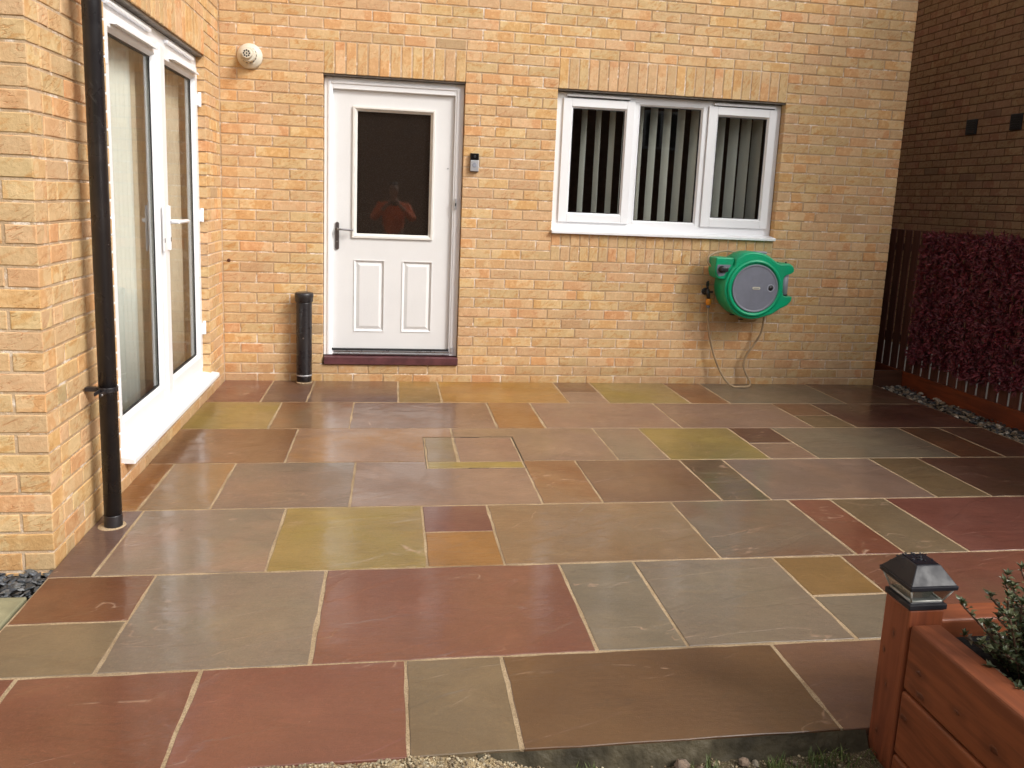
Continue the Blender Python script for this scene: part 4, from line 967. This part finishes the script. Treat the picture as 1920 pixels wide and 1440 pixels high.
# ================================================================== PLANTER
pl = thing('raised_planter', 'red-brown stained timber sleeper planter at the front right corner', 'planter', (2.9, -4.8, -.1))
mm = M(); mm.box(2.541, 2.641, -4.242, -4.142, -.17, .409); mm.build('corner_post', POSTW, pl, bevel=.005)
ZS = [(.192, .371), (.008, .1875), (-.178, .0035)]
srg2 = random.Random(3)
for i, (a, b_) in enumerate(ZS):
    mm = M(); mm.box(2.547-.002*i, 2.631, -6.4, -4.243, a, b_); mm.build('sleeper', SLEEPER, pl, bevel=.009, seg=3)
    mm = M(); mm.box(2.643, 4.4, -4.228, -4.146, a, b_); mm.build('sleeper', wood('stained_softwood_x', (.25,.072,.028), (.17,.046,.018), .5, 0), pl, bevel=.009, seg=3)
mm = M(); mm.box(4.402, 4.485, -6.4, -4.146, -.178, .371); mm.build('sleeper', SLEEPER, pl, bevel=.009)
mm = M(); vs = []
for i in range(31):
    for j in range(31):
        x = 2.634+(4.400-2.634)*i/30; y = -6.38+(6.38-4.231)*j/30; vs.append((x, y, .322+.010*noise.noise(Vector((x*9,y*9,0)))))
mm.add(vs, [(i*31+j, (i+1)*31+j, (i+1)*31+j+1, i*31+j+1) for i in range(30) for j in range(30)], True); mm.build('planting_soil', BEDSOIL, pl)
# solar post light
sp_ = thing('post_light', 'black solar post cap light with clear lantern on the planter corner post', 'post light', (2.591, -4.192, .41))
CX, CY = 2.591, -4.192
def sq(mm, z0, h0, z1, h1, cap=True):
    v = [(CX+sx*h0, CY+sy*h0, z0) for sx, sy in ((-1,-1),(1,-1),(1,1),(-1,1))]+[(CX+sx*h1, CY+sy*h1, z1) for sx, sy in ((-1,-1),(1,-1),(1,1),(-1,1))]
    return mm.add(v, [(0,1,5,4),(1,2,6,5),(2,3,7,6),(3,0,4,7)]+([(0,3,2,1),(4,5,6,7)] if cap else []))
SOLB = simple('wet_black_cap', (.020, .019, .024), .48, .32)
mm = M(); sq(mm, .4095, .053, .424, .053); mm.build('base_collar', SOLB, sp_, bevel=.002)
mm = M(); sq(mm, .4245, .044, .428, .044); mm.build('lantern_floor', SILVER, sp_, bevel=.001)
mm = M(); sq(mm, .4285, .043, .468, .060, False); sq(mm, .4285, .0405, .468, .0575, False); mm.build('lantern_glass', CGLASS, sp_)
mm = M()
for sx, sy in ((-1,-1),(1,-1),(1,1),(-1,1)): mm.cyl((CX+sx*.0435, CY+sy*.0435, .4285), (CX+sx*.0600, CY+sy*.0600, .468), .0022, n=6)
for k in range(4):
    a_, b_ = ((-1,-1),(1,-1),(1,1),(-1,1))[k], ((1,-1),(1,1),(-1,1),(-1,-1))[k]
    mm.cyl((CX+a_[0]*.0435, CY+a_[1]*.0435, .4300), (CX+b_[0]*.0435, CY+b_[1]*.0435, .4300), .0026, n=6)
mm.build('lantern_ribs', simple('frosted_rib', (.62, .62, .58), .25), sp_)
mm = M(); sq(mm, .4285, .020, .462, .034); mm.build('reflector', simple('pale_reflector', (.75,.72,.64), .4), sp_)
mm = M(); sq(mm, .468, .0665, .480, .0675); mm.build('eave', SOLB, sp_, bevel=.002)
mm = M(); sq(mm, .4803, .065, .5235, .034); mm.build('cap_roof', SOLB, sp_, bevel=.002)
mm = M(); sq(mm, .5237, .030, .5255, .030); mm.build('solar_cell', simple('solar_cell', (.012,.012,.018), .12, .6), sp_)
drg = random.Random(8); mm = M(); rn = []
for _ in range(46):
    u_, v_ = drg.uniform(-.9,.9), drg.uniform(-.2,1); 
    h_ = max(abs(u_), abs(v_)); zz = .5235-(max(0, h_*.060-.034))/(.031)*.0432 if h_*.060 > .034 else .5258
    rock(mm, None, rn, (CX+u_*.060, CY+v_*.060, zz+.0012), drg.uniform(.0016,.0042), drg, .5, 1.2)
mm.build('water_drops', SOLB, sp_, attrs=dict(rn=rn))['kind'] = 'stuff'
# shrub
sh = thing('leafy_shrub', 'variegated small-leaved shrub growing in the timber planter', 'shrub', (2.80, -4.47, .25))
hrg = random.Random(31); stems = M(); LV = M(); lrn = []; LV2 = M(); lrn2 = []
def leaf(mmx, rnx, p, d, L, wdt):
    side = d.cross(Vector((hrg.uniform(-.3,.3), hrg.uniform(-.3,.3), 1))).normalized()*wdt
    up_ = side.cross(d).normalized()
    if up_.z < 0: up_ = -up_
    m_ = p+d*L*.5+up_*L*.10; tip = p+d*L-up_*L*.05
    mmx.add([p, m_-side+up_*.002, tip, m_+side+up_*.002, m_-up_*.001], [(0,1,4),(1,2,4),(2,3,4),(3,0,4)]); rnx += [hrg.random()]*5
for s_ in range(150):
    bx_, by_ = 2.79+hrg.uniform(-.08,.08), -4.45+hrg.uniform(-.08,.08)
    az = hrg.uniform(0, 6.283); sp2 = hrg.uniform(.02, .17); h = hrg.uniform(.03, .22)
    P = [Vector((bx_, by_, .31)), Vector((bx_+sp2*.45*math.cos(az), by_+sp2*.45*math.sin(az), .31+h*.5)), Vector((bx_+sp2*math.cos(az), by_+sp2*math.sin(az), .31+h))]
    stems.tube(P, .0025, 6, 4)
    for k in range(34):
        t = .18+.82*k/33; p = P[0].lerp(P[1], min(1, t*2)) if t < .5 else P[1].lerp(P[2], (t-.5)*2)
        a = k*2.4+s_; el = hrg.uniform(-.1,.8); d = Vector((math.cos(a)*math.cos(el), math.sin(a)*math.cos(el), math.sin(el)))
        L = hrg.uniform(.013,.024)
        if t > .88 and s_ % 3 == 0: leaf(LV2, lrn2, p, d, L, L*.22)
        else: leaf(LV, lrn, p, d, L, L*.36)
    for k in range(7):
        a = k*.9; el = hrg.uniform(.3, 1.2); d = Vector((math.cos(a)*math.cos(el), math.sin(a)*math.cos(el), math.sin(el))); leaf(LV, lrn, P[2], d, hrg.uniform(.016,.026), .005)
stems.build('stems', STEMM, sh)
o = LV.build('foliage', SHRUBM, sh, attrs=dict(rn=lrn)); o['kind'] = 'stuff'
o = LV2.build('new_foliage', SHRUBR, sh, attrs=dict(rn=lrn2)); o['kind'] = 'stuff'

# ================================================================== BEHIND THE CAMERA (seen in the glass)
op = thing('brick_house', 'brown brick house opposite with white windows, seen only as a reflection in the panes', 'house', (1, -19, 0))
OPM = N('far_brown_brick'); bt = OPM.n('TexBrick'); bt.inputs['Scale'].default_value = 4.4
OPM.l(OPM.rot(OPM.pos(), (R(90), 0, 0)), bt.inputs['Vector'])
bt.inputs['Color1'].default_value = (.30,.16,.10,1); bt.inputs['Color2'].default_value = (.22,.12,.08,1); bt.inputs['Mortar'].default_value = (.2,.15,.11,1)
OPM = OPM.fin(bt.outputs[0], .9, .2)
mm = M(); mm.box(-9, 16, -26, -19, -.2, 5.6); mm.build('wall', OPM, op)
roof(-9, 16, -26, -19, 5.6, 2.8, True).build('roof', ROOFM, op)
for x in (-6.5, 9.1):
    for z in (3.2,):
        mm = M(); ringx(mm, x, x+1.2, z, z+1.2, .08, -18.999, -18.96); mm.box(x+.56, x+.64, -18.999, -18.96, z+.08, z+1.12)
        wn_ = mm.build('window', PVC, op); mm = M(); mm.box(x+.08, x+1.12, -18.995, -18.985, z+.08, z+1.12); mm.build('pane', simple('dark_pane', (.02,.025,.03), .05), wn_)
# photographer
def person():
    root = thing('person', 'person in an orange jacket and dark trousers holding up a phone', 'person', (1.22, -6.45, -.19))
    def skin(name, J, E, mat, sub=2):
        me = bpy.data.meshes.new(name); me.from_pydata([tuple(Vector(p)) for p, r in J], E, []); me.skin_vertices or me.update()
        o = bpy.data.objects.new(name, me); col.objects.link(o); o.parent = root; WL[o.name] = WL[root.name]
        sk = o.modifiers.new('skin', 'SKIN'); sk.use_smooth_shade = True
        if not me.skin_vertices: me.attributes  # layer is made by the modifier
        bpy.context.view_layer.update()
        lay_ = me.skin_vertices[0].data if len(me.skin_vertices) else None
        if lay_:
            for i, (p, r) in enumerate(J): lay_[i].radius = r if isinstance(r, tuple) else (r, r)
            lay_[0].use_root = True
        s_ = o.modifiers.new('sub', 'SUBSURF'); s_.levels = sub; s_.render_levels = sub
        me.materials.append(mat); return o
    SK = simple('skin', (.42,.24,.17), .5); JK = simple('orange_jacket', (.95,.17,.02), .6, var=.1); TR = simple('dark_trousers', (.03,.03,.04), .8); HR = simple('dark_hair', (.02,.015,.01), .6)
    # body (one continuous surface): pelvis root, spine, neck, head, arms, legs
    J = [((0,0,.95),(.15,.11)),((0,0,1.15),(.14,.105)),((0,0,1.38),(.17,.115)),((0,.01,1.50),(.07,.065)),((0,.03,1.57),(.055,.055)),((0,.045,1.66),(.078,.095)),((0,.04,1.75),(.075,.09)),
         ((.19,0,1.42),.058),((.30,.09,1.22),.045),((.13,.36,1.40),.030),((.09,.40,1.45),.028),((-.19,0,1.42),.058),((-.30,.09,1.22),.045),((-.13,.36,1.40),.030),((-.09,.40,1.45),.028),
         ((.10,0,.88),.085),((.11,.02,.50),.055),((.11,-.01,.09),.042),((.11,.12,.05),.04),((-.10,0,.88),.085),((-.11,.02,.50),.055),((-.11,-.01,.09),.042),((-.11,.12,.05),.04)]
    E = [(0,1),(1,2),(2,3),(3,4),(4,5),(5,6),(2,7),(7,8),(8,9),(9,10),(2,11),(11,12),(12,13),(13,14),(0,15),(15,16),(16,17),(17,18),(0,19),(19,20),(20,21),(21,22)]
    skin('body', J, E, SK)
    Jj = [((0,0,.90),(.175,.135)),((0,0,1.15),(.175,.135)),((0,0,1.38),(.20,.14)),((0,.01,1.49),(.09,.085)),((.20,0,1.42),.078),((.31,.09,1.21),.066),((.15,.33,1.38),.048),((-.20,0,1.42),.078),((-.31,.09,1.21),.066),((-.15,.33,1.38),.048)]
    skin('jacket', Jj, [(0,1),(1,2),(2,3),(2,4),(4,5),(5,6),(2,7),(7,8),(8,9)], JK)
    Jt = [((0,0,.93),(.165,.125)),((.10,0,.85),.100),((.11,.02,.50),.075),((.11,-.01,.12),.062),((-.10,0,.85),.100),((-.11,.02,.50),.075),((-.11,-.01,.12),.062)]
    skin('trousers', Jt, [(0,1),(1,2),(2,3),(0,4),(4,5),(5,6)], TR)
    skin('hair', [((0,.01,1.74),(.082,.09)),((0,.02,1.79),(.07,.08))], [(0,1)], HR)
    for s in (-1, 1):      # fingers and thumb closed round the phone
        for k in range(4):
            z = 1.425+k*.018; skin('finger', [((s*.09,.40,z),.009),((s*.083,.435,z+.006),.0085),((s*.062,.445,z+.008),.008),((s*.045,.435,z+.006),.007)], [(0,1),(1,2),(2,3)], SK, 1)
        skin('thumb', [((s*.088,.39,1.43),.010),((s*.07,.395,1.455),.009),((s*.05,.405,1.47),.008)], [(0,1),(1,2)], SK, 1)
    for s in (-1, 1):
        mm = M(); mm.lathe((1.22+s*.03,-6.45+.128,-.19+1.685), (0,1,0), [(.010,0),(.007,.004),(.001,.005)], 10); mm.build('eye', GASKET, root)
    mm = M(); mm.add([(1.22-.012,-6.32,1.45),(1.22+.012,-6.32,1.45),(1.22,-6.325,1.50),(1.22,-6.298,1.455)], [(0,1,3),(1,2,3),(2,0,3),(0,2,1)]); mm.build('nose', SK, root)
    return root
person()
mm = M(); mm.box(1.135, 1.29, -6.045, -6.037, 1.235, 1.31); tag(mm.build('phone', DARKPL, None, bevel=.004), 'dark phone held up in both hands of the person in the orange jacket', 'phone')
